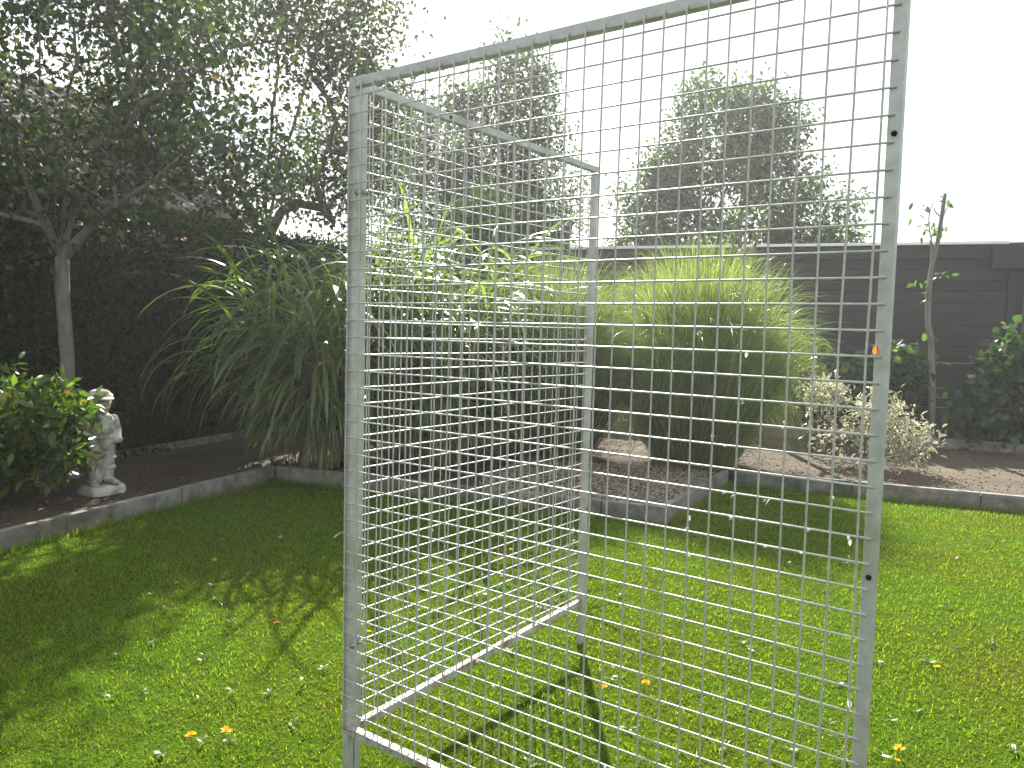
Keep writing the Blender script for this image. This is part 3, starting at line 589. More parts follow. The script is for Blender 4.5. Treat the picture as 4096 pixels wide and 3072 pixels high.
# climbers on the wires at the back
b1 = at_depth(3580, 1500, 9.9); b2 = at_depth(4010, 1600, 9.5)
make_shrub('climber', 'dark bushy climber on the wires between sapling and cage post', (b1[0], 9.9, BED_Z), [((b1[0], 9.9, 0.72), (0.5, 0.25, 0.55), 2), ((b1[0] + 0.05, 9.9, 1.05), (0.32, 0.2, 0.25), 0.8), ((b1[0] - 0.6, 9.95, 0.75), (0.5, 0.2, 0.4), 1.0)], 120, 12, (0.08, 0.13), M['leaf_ivy'], sig=0.08, wid=0.8, group='climbers on the wires', droop=0.5)
make_shrub('climber', 'large climber with yellowing leaves on the wires right of the sapling', (b2[0], 9.5, BED_Z), [((b2[0], 9.5, 0.6), (0.72, 0.28, 0.5), 2), ((b2[0] + 0.12, 9.5, 1.05), (0.34, 0.22, 0.36), 1), ((b2[0] + 0.6, 9.4, 0.7), (0.5, 0.25, 0.5), 1), ((b2[0] + 0.06, 9.5, 1.4), (0.1, 0.1, 0.14), 0.2)], 190, 12, (0.08, 0.13), M['leaf_ivy'], sig=0.08, wid=0.8, group='climbers on the wires', droop=0.5)

# pruned fruit saplings along the wires, each with a few leafy shoots
def sapling(label, stems, shoots, leafspots, r0, mat):
    base = np.array(stems[0][0]); root = tag(empty('sapling', tuple(base)), label, 'sapling', 'pruned saplings along the wires')
    mb = MB()
    for pth, ra, rb in [(s, r0 if i == 0 else r0 * 0.62, r0 * 0.55 if i == 0 else r0 * 0.36) for i, s in enumerate(stems)] + [(s, 0.008, 0.003) for s in shoots]:
        pt = smooth_path(pth); rad = np.linspace(ra, rb, len(pt)) * rng.uniform(0.94, 1.06, len(pt))
        if ra > 0.02: rad[rng.integers(3, len(pt) - 2, 2)] *= 1.16
        V, Q, T = tube_path(pt - base, rad, 10); n0 = mb.n; mb.add(V, Q); mb.T.append(T + n0)
    obj('stem', mb.mesh('stem', mat, True), root)
    pos = np.concatenate([np.tile(np.array(p, float), (k, 1)) + rng.normal(0, s, (k, 3)) for p, k, s in leafspots]); N = len(pos)
    L = rng.uniform(0.07, 0.12, N); V, F, A = leaves(pos - base, unit(rng.normal(0, 1, (N, 3)) - (0, 0, 0.35)), unit(rng.normal(0, 0.6, (N, 3)) + (0, 0, 1)), L, L * 0.45, kind=6)
    obj('leaves', mesh_np('leaves', V, F, M['leaf_laurel'], A), root)
D = 9.7
A_ = lambda x, y: at_depth(x, y, D)
g0 = ground_at(3735, 1780, BED_Z); s0 = A_(3735, 1700); s0[2] = BED_Z
sapling('upright pruned sapling with a few leaf tufts in front of the shed', [[s0, A_(3726, 1400), A_(3712, 1280), A_(3722, 1100), A_(3752, 960), A_(3780, 775)], [A_(3722, 1130), A_(3730, 1010), A_(3722, 960)]],
        [[A_(3730, 985), A_(3715, 880), A_(3735, 800)], [A_(3765, 870), A_(3740, 845), A_(3740, 830)], [A_(3770, 870), A_(3798, 810)], [A_(3715, 1160), A_(3680, 1130)], [A_(3735, 1100), A_(3770, 1090)]],
        [(A_(3690, 910), 8, 0.06), (A_(3725, 920), 8, 0.05), (A_(3770, 920), 5, 0.04), (A_(3690, 830), 6, 0.06), (A_(3800, 800), 4, 0.04), (A_(3680, 1140), 6, 0.05), (A_(3770, 1100), 6, 0.05), (A_(3700, 1190), 4, 0.05)], 0.04, M['bark_grey'])
D = 11.0; s0 = A_(2980, 1600); s0[2] = BED_Z
sapling('bare forked sapling rising out of the fine grass before the shed', [[s0, A_(2965, 1200), A_(2962, 1050), A_(2958, 860)], [A_(2966, 1080), A_(3020, 980), A_(3062, 855)], [A_(2964, 1020), A_(2935, 985), A_(2918, 955)]], [[A_(2960, 900), A_(2975, 850)]], [(A_(3062, 850), 3, 0.04), (A_(2960, 855), 3, 0.05)], 0.045, M['bark_grey'])
D = 11.8; s0 = A_(2268, 1500); s0[2] = BED_Z
sapling('short cut-back sapling between the conifer and the far cage post', [[s0, A_(2268, 1150), A_(2270, 1020), A_(2262, 900)], [A_(2270, 960), A_(2285, 900), A_(2300, 890)]], [[A_(2270, 980), A_(2240, 900)]], [(A_(2245, 980), 6, 0.05)], 0.05, M['bark'])
# training wires and their posts
tr = tag(empty('trellis', (0, 0, 0)), 'row of thin horizontal training wires on posts behind the right bed', 'trellis')
ta = np.array((1.3, 11.45)); tdir = np.array([0.934, -0.358])
for k_, z_ in enumerate((0.42, 0.62, 0.74, 0.86, 1.18)):
    a_ = np.array((*ta, z_)); b_ = np.array((*(ta + tdir * 8.5), z_ - 0.02)); t_ = np.linspace(0, 1, 14)[:, None]; pt = a_ + (b_ - a_) * t_; pt[:, 2] -= 0.05 * np.sin(np.pi * t_[:, 0] * 3) ** 2
    V, F = tubes([pt[:-1], pt[1:], np.full(13, 0.003), np.full(13, 0.003)], 5); obj('wire', mesh_np('wire', V, F, M['wire'], smooth=True), tr)
for s_ in (0.02, 2.85, 5.68, 8.48):
    p_ = ta + tdir * s_; V, F = tubes([[(p_[0], p_[1] + 0.03, 0)], [(p_[0], p_[1] + 0.03, 1.28)], [0.024], [0.024]], 10); obj('post', mesh_np('post', V, F, M['galv'], smooth=True), tr)

# ------------------------------------------------------------------ ornamental grasses
def broad_grass(name, label, cx, cy_, h, n, spread, lean_list=(), seed=0):
    base = np.array((cx, cy_, BED_Z)); root = tag(empty(name, tuple(base)), label, 'ornamental grass', 'broad-leaved ornamental grasses')
    a0 = rng.uniform(0, 6.283, n); rr = 0.34 * np.sqrt(rng.uniform(0, 1, n)); st = np.column_stack([np.cos(a0) * rr, np.sin(a0) * rr, np.zeros(n)])
    az = a0 + rng.normal(0, 0.5, n); tilt = np.clip(rng.normal(0.20, 0.12, n), 0.02, 0.6) * (0.5 + rr / 0.34) * spread; H = h * rng.uniform(0.62, 1.0, n)
    if len(lean_list):
        for i, (la, lt, lh) in enumerate(lean_list): az[i] = la; tilt[i] = lt; H[i] = lh
    V, F, Pn = blades(st, az, np.pi / 2 - tilt * 0.4, np.pi / 2 - tilt * 1.9, H * 0.86, np.full(n, 0.011), 8, 1.3, 'stem')
    V2, F2, _ = blades(st, az + 1.57, np.full(n, np.pi / 2), np.full(n, np.pi / 2), H * 0.5, np.full(n, 0.011), 2, 1, 'stem')
    mb = MB(); mb.add(V, F); obj('canes', mb.mesh('canes', M['cane']), root)
    # leaves leave the cane alternately on two sides
    S, AZ, E0, E1, LL, WW = [], [], [], [], [], []
    for i in range(n):
        k = int(rng.integers(9, 14)); ts = np.linspace(0.22, 1.0, k)
        sd_ = rng.uniform(0, 6.283)
        for j, t in enumerate(ts):
            f = t * 8; q = min(int(f), 7); p = Pn[i, q] + (Pn[i, q + 1] - Pn[i, q]) * (f - q)
            if i < len(lean_list) and t > 0.55:
                S.append(p); AZ.append(az[i] + rng.normal(0, 0.45)); E0.append(rng.uniform(0.5, 1.0)); E1.append(rng.uniform(-1.7, -1.3)); LL.append(rng.uniform(0.8, 1.15)); WW.append(rng.uniform(0.016, 0.026)); continue
            S.append(p); AZ.append(sd_ + (j % 2) * np.pi + rng.normal(0, 0.5) if rng.uniform() < 0.55 else az[i] + rng.normal(0, 0.7))
            top = t > 0.9
            E0.append(rng.uniform(0.95, 1.35) if not top else rng.uniform(1.1, 1.5)); E1.append(rng.uniform(-1.55, -0.9) if not top else rng.uniform(-1.3, 0.2))
            LL.append(rng.uniform(0.7, 1.15) * (0.75 + 0.35 * t)); WW.append(rng.uniform(0.018, 0.036))
    S = np.array(S); k = len(S)
    V, F, _ = blades(S, np.array(AZ), np.array(E0), np.array(E1), np.array(LL), np.array(WW), 9, 0.72, 'lance', rng.normal(0, 0.45, k))
    obj('blades', mesh_np('blades', V, F, M['misc'], smooth=True), root)
    nd = int(n * 2.2); st = st[rng.integers(0, n, nd)]; aa = rng.uniform(0, 6.283, nd); hz = rng.uniform(0.25, 0.9, nd)
    V, F, _ = blades(st + np.column_stack([np.cos(aa) * 0.15, np.sin(aa) * 0.15, hz]), aa, rng.uniform(0.0, 0.8, nd), rng.uniform(-1.57, -1.2, nd), rng.uniform(0.3, 0.75, nd), rng.uniform(0.008, 0.016, nd), 6, 0.6, 'lance', rng.normal(0, 0.6, nd))
    obj('dry_blades', mesh_np('dry_blades', V, F, M['misc_dry'], smooth=True), root)
    return root
broad_grass('silver_grass', 'fountain of broad arching grass blades beside the statue, left of the cage', -1.72, 7.4, 2.15, 135, 1.1,
            [(3.2, 0.78, 1.75), (3.35, 0.8, 1.6), (3.1, 0.72, 1.85), (3.5, 0.7, 1.5), (3.25, 0.62, 1.9), (3.3, 0.7, 1.7), (3.9, 0.5, 1.5)])
broad_grass('silver_grass', 'tall broad-bladed grass seen through both mesh panels beside the fine grass', -0.72, 7.75, 2.3, 115, 0.95)

def fine_grass(label, cx, cy_, n, H, RW, base_r):
    """mound of thin arching blades: each springs up from the crown and bends over to a point on a rounded outline"""
    base = np.array((cx, cy_, BED_Z)); root = tag(empty('fine_grass', tuple(base)), label, 'ornamental grass', 'fine-leaved ornamental grasses')
    def bunch(name, n, el_lo, el_hi, r_lo, r_hi, up_lo, up_hi, o_lo=0.2, o_hi=0.55):
        az = rng.uniform(0, 6.283, n); se = rng.uniform(math.sin(el_lo), math.sin(el_hi), n); ce = np.sqrt(1 - se ** 2); ce = np.where(se < 0, np.maximum(ce, 0.8), ce)
        k = rng.uniform(r_lo, r_hi, n) * (1 + 0.05 * np.sin(az * 3 + 1) + 0.04 * np.sin(az * 7))
        out = np.stack([np.cos(az), np.sin(az), np.zeros(n)], -1); up_ = np.array((0, 0, 1.0))
        P2 = out * (ce * RW * k)[:, None] + up_ * (H * 0.52 + se * H * 0.48 * k)[:, None]
        a0 = az + rng.normal(0, 0.5, n); rb = base_r * np.sqrt(rng.uniform(0, 1, n)) * (0.35 + 0.65 * ce)
        P0 = np.stack([np.cos(a0) * rb, np.sin(a0) * rb, np.zeros(n)], -1)
        top = np.maximum(P2[:, 2] * rng.uniform(up_lo, up_hi, n), H * rng.uniform(0.5, 0.9, n))
        P1 = P0 * 1.15 + out * (ce * RW * rng.uniform(o_lo, o_hi, n))[:, None] + up_ * top[:, None]
        P2 = P2 + rng.normal(0, 0.085, (n, 3))
        t = np.linspace(0, 1, 11)[None, :, None]
        P = P0[:, None] * (1 - t) ** 2 + P1[:, None] * 2 * t * (1 - t) + P2[:, None] * t ** 2
        d = unit(np.gradient(P, axis=1)); rv = unit(rng.normal(0, 1, (n, 1, 3))); S = unit(np.cross(d, rv))
        w = rng.uniform(0.004, 0.0075, n)[:, None] * (1 - np.linspace(0, 1, 11)[None] ** 2.2 * 0.95)
        V = np.stack([P - S * w[..., None] * 0.5, P + S * w[..., None] * 0.5], 2).reshape(-1, 3)
        k_ = np.arange(10) * 2; f = np.stack([k_, k_ + 1, k_ + 3, k_ + 2], -1)
        F = (f[None] + (np.arange(n) * 22)[:, None, None]).reshape(-1, 4)
        obj(name, mesh_np(name, V, F, M['fine'], smooth=True), root)
    bunch('blades', int(n * 0.58), R(0), R(88), 0.62, 1.12, 1.0, 1.3, 0.12, 0.45)
    bunch('top_blades', int(n * 0.12), R(45), R(89), 0.98, 1.2, 0.7, 0.95)
    bunch('skirt_blades', int(n * 0.5), R(-68), R(12), 0.72, 1.12, 1.0, 1.3, 0.3, 0.75)
    m = 420; a0 = rng.uniform(0, 6.283, m); st = np.stack([np.cos(a0), np.sin(a0), np.zeros(m)], -1) * (base_r * rng.uniform(0.7, 1.1, m))[:, None]; st[:, 2] = rng.uniform(0, 0.5, m)
    V, F, _ = blades(st, a0 + rng.normal(0, 0.7, m), rng.uniform(0.2, 1.4, m), rng.uniform(-1.5, 0.0, m), rng.uniform(0.25, 0.85, m), rng.uniform(0.004, 0.008, m), 6, 1.1, 'grass', rng.normal(0, 0.6, m))
    obj('dry_blades', mesh_np('dry_blades', V, F, M['misc_dry'], smooth=True), root)
    return root
fine_grass('big mound of fine pale green grass in front of the dark shed', 1.86, 8.0, 7000, 2.1, 1.2, 0.42)
fine_grass('fine pale green grass half behind the far cage post', 0.46, 8.3, 6000, 1.98, 1.08, 0.4)
# ------------------------------------------------------------------ statue
def statue():
    root = tag(empty('statue', (-3.1, 5.98, BED_Z), R(52)), 'pale stone garden statue of a boy in a flat cap standing in the bed', 'statue')
    bm = bmesh.new()
    def ell(c, r, rot=(0, 0, 0)):
        m = Matrix.Translation(c) @ Matrix.Rotation(rot[2], 4, 'Z') @ Matrix.Rotation(rot[1], 4, 'Y') @ Matrix.Rotation(rot[0], 4, 'X') @ Matrix.Diagonal((*r, 1))
        bmesh.ops.create_icosphere(bm, subdivisions=3, radius=1, matrix=m)
    def cap(a, b, ra, rb):
        a = Vector(a); b = Vector(b)
        for t in np.linspace(0, 1, 9): ell(a.lerp(b, t), (ra + (rb - ra) * t,) * 3)
    # faces -Y in its own frame; total height 0.80 with the plinth
    for s in (-1, 1):
        cap((0.046 * s, 0.0, 0.40), (0.047 * s, 0.012 * s, 0.25), 0.064, 0.056); cap((0.047 * s, 0.012 * s, 0.25), (0.05 * s, 0.02 * s, 0.12), 0.056, 0.05)
        ell((0.058 * s, 0.012 * s, 0.185), (0.058, 0.056, 0.022)); ell((0.055 * s, 0.01, 0.262), (0.061, 0.058, 0.02))
        cap((0.06 * s, 0.03, 0.085), (0.075 * s, -0.055, 0.078), 0.03, 0.026); ell((0.078 * s, -0.065, 0.074), (0.031, 0.036, 0.02))
        cap((0.095 * s, 0.0, 0.555), (0.13 * s, 0.015, 0.465), 0.036, 0.033); cap((0.13 * s, 0.015, 0.465), (0.096 * s, -0.055, 0.405), 0.032, 0.028)
        ell((0.098 * s, -0.06, 0.40), (0.04, 0.02, 0.028)); ell((0.074 * s, 0.0, 0.685), (0.012, 0.018, 0.022))
        ell((0.03 * s, -0.06, 0.565), (0.03, 0.02, 0.035), (0.5, 0, 0.5 * s)); ell((0.026 * s, -0.064, 0.678), (0.02, 0.016, 0.016))
    cap((0, 0, 0.40), (0, 0.0, 0.54), 0.088, 0.085); ell((0, 0.0, 0.545), (0.115, 0.068, 0.048)); ell((0, 0, 0.425), (0.118, 0.092, 0.03)); ell((0, -0.01, 0.48), (0.095, 0.082, 0.07))
    cap((0, 0.0, 0.58), (0, -0.002, 0.62), 0.035, 0.033)
    ell((0, 0, 0.68), (0.07, 0.074, 0.076)); ell((0, -0.03, 0.65), (0.05, 0.05, 0.045)); ell((0, -0.077, 0.668), (0.012, 0.014, 0.014)); ell((0, -0.066, 0.64), (0.022, 0.014, 0.008)); ell((0, -0.066, 0.622), (0.018, 0.014, 0.012))
    ell((0, 0.004, 0.735), (0.09, 0.094, 0.036)); ell((0, 0.012, 0.755), (0.074, 0.08, 0.034)); ell((0, -0.085, 0.722), (0.062, 0.046, 0.011), (0.2, 0, 0)); ell((0, 0.03, 0.70), (0.075, 0.058, 0.05))
    me = bpy.data.meshes.new('statue_raw'); bm.to_mesh(me); bm.free()
    o = bpy.data.objects.new('body', me); COL.objects.link(o)
    md = o.modifiers.new('r', 'REMESH'); md.mode = 'VOXEL'; md.voxel_size = 0.0045; md.use_smooth_shade = True
    ms = o.modifiers.new('s', 'SMOOTH'); ms.iterations = 2; ms.factor = 0.35
    dg = bpy.context.evaluated_depsgraph_get(); me2 = bpy.data.meshes.new_from_object(o.evaluated_get(dg)); me2.name = 'body'
    bpy.data.objects.remove(o); me2.materials.clear(); me2.materials.append(M['statue'])
    obj('body', me2, root)
    # uneven plinth slab
    pl = []; k = 14
    for z, sc in ((-0.02, 1.0), (0.045, 1.0), (0.058, 0.94)):
        for i in range(k):
            a = i / k * 6.283; c, s = math.cos(a), math.sin(a); e = 0.30
            r_ = 1 / ((abs(c) ** 4 + abs(s) ** 4) ** 0.25) * (1 + 0.06 * math.sin(3 * a + 1))
            pl.append((c * r_ * 0.155 * sc, s * r_ * 0.135 * sc - 0.015, z + 0.004 * math.sin(2 * a)))
    F = [(r * k + i, r * k + (i + 1) % k, (r + 1) * k + (i + 1) % k, (r + 1) * k + i) for r in range(2) for i in range(k)]
    pl.append((0, -0.015, 0.062)); T = [(2 * k + i, 2 * k + (i + 1) % k, 3 * k) for i in range(k)]
    obj('plinth', mesh_np('plinth', np.array(pl), [np.array(T), np.array(F)], M['statue']), root)
statue()

# ------------------------------------------------------------------ mesh cage: two bolted panels
CX, CY, TH = -0.4933, 2.3775, -0.6301
ROW0 = CAM_H + 0.0641
cage = tag(empty('mesh_cage', (CX, CY, 0), TH), 'galvanised welded-mesh cage of two bolted panels standing on the lawn', 'cage')
def cyl_mesh(name, L, r, axis, mat, sides=8):
    e = {'x': (L, 0, 0), 'z': (0, 0, L), 'y': (0, L, 0)}[axis]
    V, F = tubes([[(0, 0, 0)], [e], [r], [r]], sides)
    V = np.concatenate([V, [(0, 0, 0), e]]); n0 = sides * 2
    T = [(n0, (i + 1) % sides, i) for i in range(sides)] + [(n0 + 1, sides + i, sides + (i + 1) % sides) for i in range(sides)]
    return mesh_np(name, V, [np.array(T), F], mat, smooth=True)
def bowed(L, r, axis):
    n = 9; t = np.linspace(0, 1, n); b1, b2 = rng.normal(0, 0.0011, 2); ph = rng.uniform(0.6, 2.2)
    off = np.column_stack([t * 0, (b1 * np.sin(np.pi * t) + b2 * np.sin(np.pi * ph * 2 * t)) * (np.sin(np.pi * t) ** 0.5), t * 0])
    k = {'x': 0, 'y': 1, 'z': 2}[axis]; P = np.zeros((n, 3)); P[:, k] = t * L
    o1 = (k + 1) % 3; o2 = (k + 2) % 3; P[:, o1] += off[:, 1]; P[:, o2] += off[:, 1] * 0.4
    d = np.roll(np.eye(3), 0)[k]; V, Q, T = tube_path(P, np.full(n, r) * rng.uniform(0.96, 1.05, n), 8)
    return mesh_np('wire', V, [T, Q], M['wire'], smooth=True)
TZ0, TZ1 = 2.099, 2.131
front = empty('panel', (0, 0, 0), 0, cage); front['label'] = 'front mesh panel with frame of square tube'
post_m = bev_box('post', 0, 0.025, 0.0025, 0.0275, 0.0, TZ1 + 0.03, M['galv'], 0.0025, 2)
obj('post', post_m, front, (-0.008, 0, -0.03)); obj('post', post_m, front, (1.4605, 0, -0.03))
obj('rail', bev_box('rail', 0.0175, 1.460, 0.003, 0.027, 2.071, TZ1 - 0.031, M['galv'], 0.0025, 2), front, (0, 0, 0.03))
obj('rail', bev_box('rail', 0.0175, 1.460, 0.003, 0.027, 0.150, 0.175, M['galv_dirty'], 0.0025, 2), front)
RV = 0.0022
vm = [bowed(2.112 - 0.158, RV, 'z') for _ in range(6)]
hm = [bowed(1.4745 + 0.008, RV, 'x') for _ in range(6)]
for i in range(30):
    o = obj('wire', random.choice(vm), front, (i * 0.05 + random.uniform(-0.0006, 0.0006), -0.0034, 0.158)); o.rotation_euler = (0, R(random.uniform(-0.02, 0.02)), 0)
for k in range(-26, 13):
    o = obj('wire', random.choice(hm), front, (-0.0085, 0.0006, ROW0 + k * 0.05 + random.uniform(-0.0005, 0.0005)))
side = empty('panel', (0, 0, 0), 0, cage); side['label'] = 'side mesh panel running back from the corner post'
SY0, SY1 = 0.0312, 1.414
def sidebox(name, x0, x1, y0, y1, z0, z1, m='galv'): return bev_box(name, x0, x1, y0, y1, z0, z1, M[m], 0.0025, 2)
obj('post', sidebox('post', -0.008, 0.017, SY0, SY0 + 0.025, -0.03, TZ1 - 0.004), side)
obj('post', sidebox('post', -0.008, 0.017, SY1 - 0.025, SY1, -0.03, TZ1 - 0.010), side)
ra = math.atan2(0.012, 1.33)
o = obj('rail', sidebox('rail', -0.0078, 0.0168, 0, SY1 - SY0 - 0.0505, 0, 0.025), side, (0, SY0 + 0.0252, TZ1 - 0.031)); o.rotation_euler = (-ra * 0.5, 0, 0)
o = obj('rail', sidebox('rail', -0.0078, 0.0168, 0, SY1 - SY0 - 0.0505, 0, 0.026, 'galv_dirty'), side, (0, SY0 + 0.0252, 0.146)); o.rotation_euler = (R(1.65), 0, 0)
vs_ = [bowed(2.108 - 0.17, RV, 'z') for _ in range(6)]; hs_ = [bowed(SY1 - SY0 - 0.02, RV, 'y') for _ in range(6)]
for i in range(28):
    obj('wire', random.choice(vs_), side, (-0.0145, SY0 + 0.012 + i * 0.05 + random.uniform(-0.0006, 0.0006), 0.17))
for k in range(-25, 13):
    obj('wire', random.choice(hs_), side, (-0.0106, SY0 + 0.01, ROW0 + k * 0.05 - 0.004 + random.uniform(-0.0005, 0.0005)))
# bolts, drilled holes, rusty weld
bm_ = cyl_mesh('bolt', 0.045, 0.004, 'x', M['bolt'], 8); hd = cyl_mesh('bolt_head', 0.006, 0.0085, 'x', M['bolt'], 6)
for z_ in (0.43, 1.80):
    b_ = obj('bolt', bm_, cage, (-0.022, 0.016, z_)); obj('bolt_head', hd, b_, (0.0395, 0, 0))
    b_ = obj('bolt', bm_, cage, (-0.0135, 0.0437, z_ + 0.004)); obj('bolt_head', hd, b_, (0.0307, 0, 0))
ho = cyl_mesh('bolt_hole', 0.004, 0.0055, 'y', M['hole'], 12); hox = cyl_mesh('bolt_hole', 0.004, 0.0055, 'x', M['hole'], 12)
for x_, z_ in ((1.4738, 1.79), (1.4730, 0.948)): obj('bolt_hole', ho, front, (x_, 0.0005, z_))
for y_, z_ in ((0.43, TZ1 - 0.021), (1.1, TZ1 - 0.026)): obj('bolt_hole', hox, side, (0.0145, y_, z_))
for y_, z_ in ((1.398, 1.72), (1.4, .62)): obj('bolt_hole', hox, side, (0.0148, y_, z_))
V = unit(rng.normal(0, 1, (26, 3)))
import mathutils
def lump(name, c, r, mat, parent):
    bm = bmesh.new(); bmesh.ops.create_icosphere(bm, subdivisions=2, radius=1)
    for v in bm.verts: v.co = Vector((v.co.x * r[0], v.co.y * r[1], v.co.z * r[2])) * random.uniform(0.8, 1.2)
    me = bpy.data.meshes.new(name); bm.to_mesh(me); bm.free(); me.materials.append(mat)
    return obj(name, me, parent, c)
lump('weld', (0.004, 0.0005, 0.172), (0.016, 0.004, 0.006), M['rusty'], front); lump('weld', (0.027, 0.002, 0.171), (0.012, 0.004, 0.005), M['rusty'], front); lump('weld', (0.017, 0.062, 0.168), (0.004, 0.008, 0.007), M['rusty'], side)

wm = []
def bead():
    bm = bmesh.new(); bmesh.ops.create_icosphere(bm, subdivisions=1, radius=1)
    for v in bm.verts: v.co = Vector((v.co.x * 0.0045, v.co.y * 0.0018, v.co.z * 0.0032)) * random.uniform(0.75, 1.25)
    me = bpy.data.meshes.new('weld'); bm.to_mesh(me); bm.free(); me.materials.append(M['wire']); return me
wm = [bead() for _ in range(4)]
for k in range(-25, 13):
    for x_ in (1.467, 0.010): obj('weld', random.choice(wm), front, (x_ + random.uniform(-0.002, 0.002), 0.0022, ROW0 + k * 0.05 + random.uniform(-0.001, 0.001)))
for i in range(1, 30):
    for z_ in (2.106, 0.166): obj('weld', random.choice(wm), front, (i * 0.05, 0.0018, z_))

# ------------------------------------------------------------------ feathers and down caught on the wires
TM = Matrix.Translation((CX, CY, 0)) @ Matrix.Rotation(TH, 4, 'Z'); un = np.array((math.cos(TH), math.sin(TH), 0)); nn_ = np.array((-math.sin(TH), math.cos(TH), 0))
CAMP = np.array((0, 0, CAM_H)); PC = np.array((CX, CY, 0))
def on_front(x, y, off=-0.005):
    d = ray(x, y); t = ((PC + nn_ * off - CAMP) @ nn_) / (d @ nn_); return CAMP + d * t
def on_side(x, y, off=-0.012):
    d = ray(x, y); t = ((PC + un * off - CAMP) @ un) / (d @ un); return CAMP + d * t
def snap(p, ax, y0, sx):                   # move a point of a panel onto its nearest wire
    r = p - PC; s_ = r @ ax - y0; z_ = p[2]; ns = round(s_ / 0.05) * 0.05; nz_ = ROW0 + round((z_ - ROW0) / 0.05) * 0.05
    if abs(ns - s_) < abs(nz_ - z_): return p + ax * (ns - s_)
    return np.array((p[0], p[1], nz_))
def tuft(kind):
    if kind == 0:      # ball of down
        n = 26; az = rng.uniform(0, 6.283, n); V, F, _ = blades(rng.normal(0, 0.0015, (n, 3)), az, rng.uniform(-1.4, 1.4, n), rng.uniform(-1.5, 1.0, n), rng.uniform(0.004, 0.010, n), rng.uniform(0.0012, 0.0028, n), 3, 1, 'grass')
        return mesh_np('down', V, F, M['feather'])
    # small curved feather with a few barbs
    mb = MB(); V, F, _ = blades(np.zeros((1, 3)), np.zeros(1), np.array([-0.9]), np.array([-1.5]), np.array([0.02]), np.array([0.0075]), 5, 1, 'lance', np.array([0.7])); mb.add(V, F)
    n = 8; V, F, _ = blades(np.column_stack([rng.uniform(0, 0.008, n), np.zeros(n), -rng.uniform(0, 0.012, n)]), rng.uniform(0, 6.28, n), rng.uniform(-0.6, 0.4, n), rng.uniform(-1.3, -0.4, n), rng.uniform(0.005, 0.01, n), np.full(n, 0.0012), 3, 1, 'grass'); mb.add(V, F)
    return mb.mesh('feather', M['feather'])
down = [tuft(0) for _ in range(3)]; feath = [tuft(1) for _ in range(3)]
FR = [(2894, 1967, 0), (3079, 2006, 1), (3327, 1980, 1), (2924, 2066, 0), (3233, 2115, 0), (3391, 2151, 1), (3203, 2211, 0), (2594, 2061, 1), (2744, 2057, 1), (2749, 2113, 0), (2959, 1607, 1), (2899, 1779, 0),
      (2856, 1744, 0), (3139, 1706, 0), (2753, 2216, 0), (3061, 2181, 0), (2453, 2659, 0), (2283, 2777, 1), (2138, 2822, 1), (2422, 3059, 0), (2440, 3066, 0), (1908, 2637, 0), (2987, 1421, 1), (3372, 2788, 1), (1975, 2730, 0), (2560, 2900, 0), (3140, 1690, 0), (2935, 1985, 0)]
for x_, y_, kd in FR:
    o = obj('feather', random.choice(feath if kd else down)); o.location = snap(on_front(x_, y_), un, 0.0, 0); s_ = random.uniform(0.6, 1.0); o.scale = (s_,) * 3; o.rotation_euler = (0, random.uniform(-0.5, 0.5), random.uniform(0, 6.28))
    o.name = 'feather' if kd else 'down_tuft'
    tag(o, 'small curled white feather hanging from the front mesh panel' if kd else 'tiny white tuft of down stuck on a wire of the front mesh panel', 'feather', 'feathers on the front panel' if kd else 'down on the front panel')
for x_, y_, kd in [(1723, 2110, 1), (1467, 1577, 1), (1681, 2434, 0), (2300, 2110, 1), (2182, 2155, 1), (1926, 2297, 0), (2296, 2160, 0), (2240, 2330, 0), (2270, 2350, 1), (1700, 2000, 0), (2010, 2040, 0)]:
    o = obj('feather', random.choice(feath if kd else down)); o.location = snap(on_side(x_, y_), nn_, SY0 + 0.012, 0); s_ = random.uniform(0.8, 1.2); o.scale = (s_,) * 3; o.rotation_euler = (0, random.uniform(-0.5, 0.5), random.uniform(0, 6.28))
    o.name = 'feather' if kd else 'down_tuft'
    tag(o, 'small white feather hanging from the side mesh panel' if kd else 'tiny white tuft of down stuck on a wire of the side mesh panel', 'feather', 'feathers on the side panel' if kd else 'down on the side panel')

# ------------------------------------------------------------------ dead leaves, twig, dandelions
def dead_leaf(p, L, mat, label, rot, grp='fallen leaves'):
    k = 1; V, F, A = leaves(np.zeros((1, 3)), np.array([(1., 0, 0.1)]), np.array([(0, 0.2, 1.)]), np.array([L]), np.array([L * 0.55]), 0.5, 6)
    o = obj('dead_leaf', mesh_np('dead_leaf', V, F, mat)); o.location = p; o.rotation_euler = rot; tag(o, label, 'leaf', grp)
dead_leaf(on_front(3494, 1420), 0.02, M['deadleaf'], 'orange dead leaf wedged between mesh and right cage post', (1.2, -1.3, 0.4), 'dead leaves')
for x_, y_, mt_, L_, lab in [(1092, 2494, 'deadleaf', 0.05, 'curled orange leaf on sunlit grass near the tree shadow edge'), (1218, 2711, 'deadleaf_brown', 0.06, 'dark brown curled leaf lying on the sunlit lawn'), (696, 2336, 'deadleaf', 0.04, 'small orange leaf on shaded grass below the first edging slabs'),
                           (671, 2166, 'deadleaf', 0.05, 'reddish leaf on shaded lawn close to the edging'), (1127, 2153, 'deadleaf_beige', 0.08, 'pale beige leaf on shaded lawn beside the broad grass'), (190, 2007, 'deadleaf', 0.05, 'orange leaf lying on the soil beneath the glossy shrub')]:
    p_ = ground_at(x_, y_, BED_Z + 0.01 if 'soil' in lab else 0.03); dead_leaf(p_, L_ * 0.75, M[mt_], lab, (random.uniform(-0.3, 0.3), random.uniform(-0.3, 0.2), random.uniform(0, 6.28)), 'dead leaves')
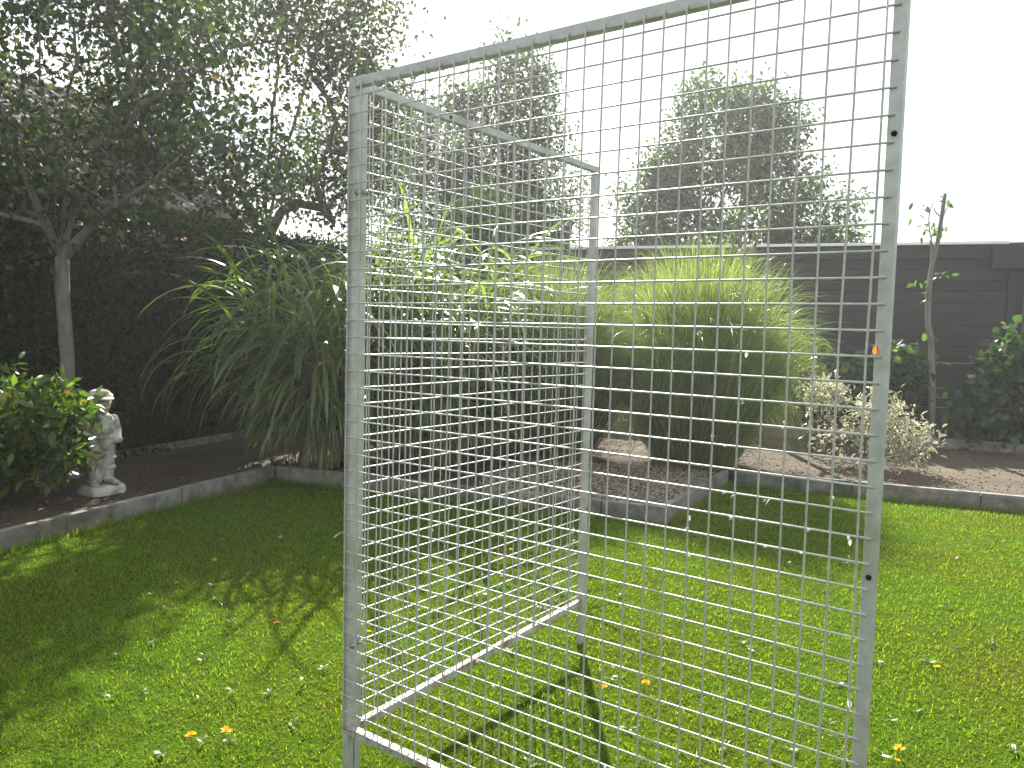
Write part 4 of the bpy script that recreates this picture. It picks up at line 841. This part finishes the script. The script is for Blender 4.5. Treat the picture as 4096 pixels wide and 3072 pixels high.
a_ = ground_at(1335, 2150, 0.035); b_ = ground_at(1385, 2128, 0.035); m_ = (a_ + b_) / 2 + (0, 0, 0.012)
V, F = tubes([[a_, m_], [m_, b_], [0.006, 0.0055], [0.0055, 0.004]], 7); tag(obj('twig', mesh_np('twig', V, F, M['deadleaf_beige'], smooth=True)), 'pale dry twig lying on shaded grass beside the corner post', 'twig')
def dandelion(x, y, label, size=0.02, h=0.05):
    p = ground_at(x, y, h); root = tag(empty('dandelion', (p[0], p[1], 0)), label, 'flower', 'dandelions in the lawn')
    V, F = tubes([[(0, 0, 0.0)], [(0.002, 0, h)], [0.0016], [0.0014]], 6); obj('stalk', mesh_np('stalk', V, F, M['stalk'], smooth=True), root)
    n = 60; ring = np.repeat([1.35, 1.0, 0.5, 0.15], 15); az = rng.uniform(0, 6.283, n)
    V, F, _ = blades(np.tile((0.002, 0, h), (n, 1)).astype(float), az, 1.35 - ring * 0.55, 1.2 - ring * 0.9, size * rng.uniform(0.8, 1.05, n) * (0.55 + 0.38 * ring), np.full(n, size * 0.2), 3, 1, 'lance')
    o = obj('flower_head', mesh_np('flower_head', V, F, M['petal']), root); o.rotation_euler = (random.uniform(-0.25, 0.25), random.uniform(-0.25, 0.25), 0)
for x_, y_, s_, lab in [(763, 2944, 0.021, 'lower yellow dandelion of the pair on the sunlit grass outside the corner post'), (892, 2918, 0.022, 'upper round yellow dandelion of the pair on the sunlit grass outside the corner post'), (867, 2238, 0.02, 'lone yellow dandelion in the tree shade'),
                    (2404, 2745, 0.02, 'yellow dandelion just right of the far post shadow'), (2577, 2727, 0.02, 'yellow dandelion beside a weed patch, further right of the post shadow'), (2038, 2198, 0.018, 'small yellow dandelion in shade behind the cage'), (2007, 2309, 0.018, 'small yellow dandelion at the shade edge behind the cage'), (1469, 2532, 0.018, 'yellow dandelion close behind the corner post'),
                    (3753, 2674, 0.019, 'flat yellow dandelion on open lawn outside the right cage post'), (3608, 3000, 0.024, 'large yellow dandelion near the foot of the right cage post'), (3577, 3045, 0.013, 'tiny orange-yellow dandelion bud near the foot of the right cage post'), (3966, 2130, 0.018, 'yellow dandelion on the lawn near the right edging')]:
    dandelion(x_, y_, lab, s_)

# ------------------------------------------------------------------ thin scattering volume added to imitate the veil of lens glare
V, F = box_vf(-92, 92, -62, 142, -1.0, 9.5)
hzm, hn, ho_ = new_mat('glare_haze'); pv = hn.nodes.new('ShaderNodeVolumePrincipled'); pv.inputs['Density'].default_value = 0.0019; pv.inputs['Anisotropy'].default_value = 0.45
pv.inputs['Color'].default_value = (0.95, 0.97, 1.0, 1); hn.links.new(pv.outputs[0], ho_.inputs['Volume'])
tag(obj('glare_haze', mesh_np('glare_haze', V, F, hzm)), 'thin scattering air added to imitate lens glare', 'glare_haze', kind='stuff')
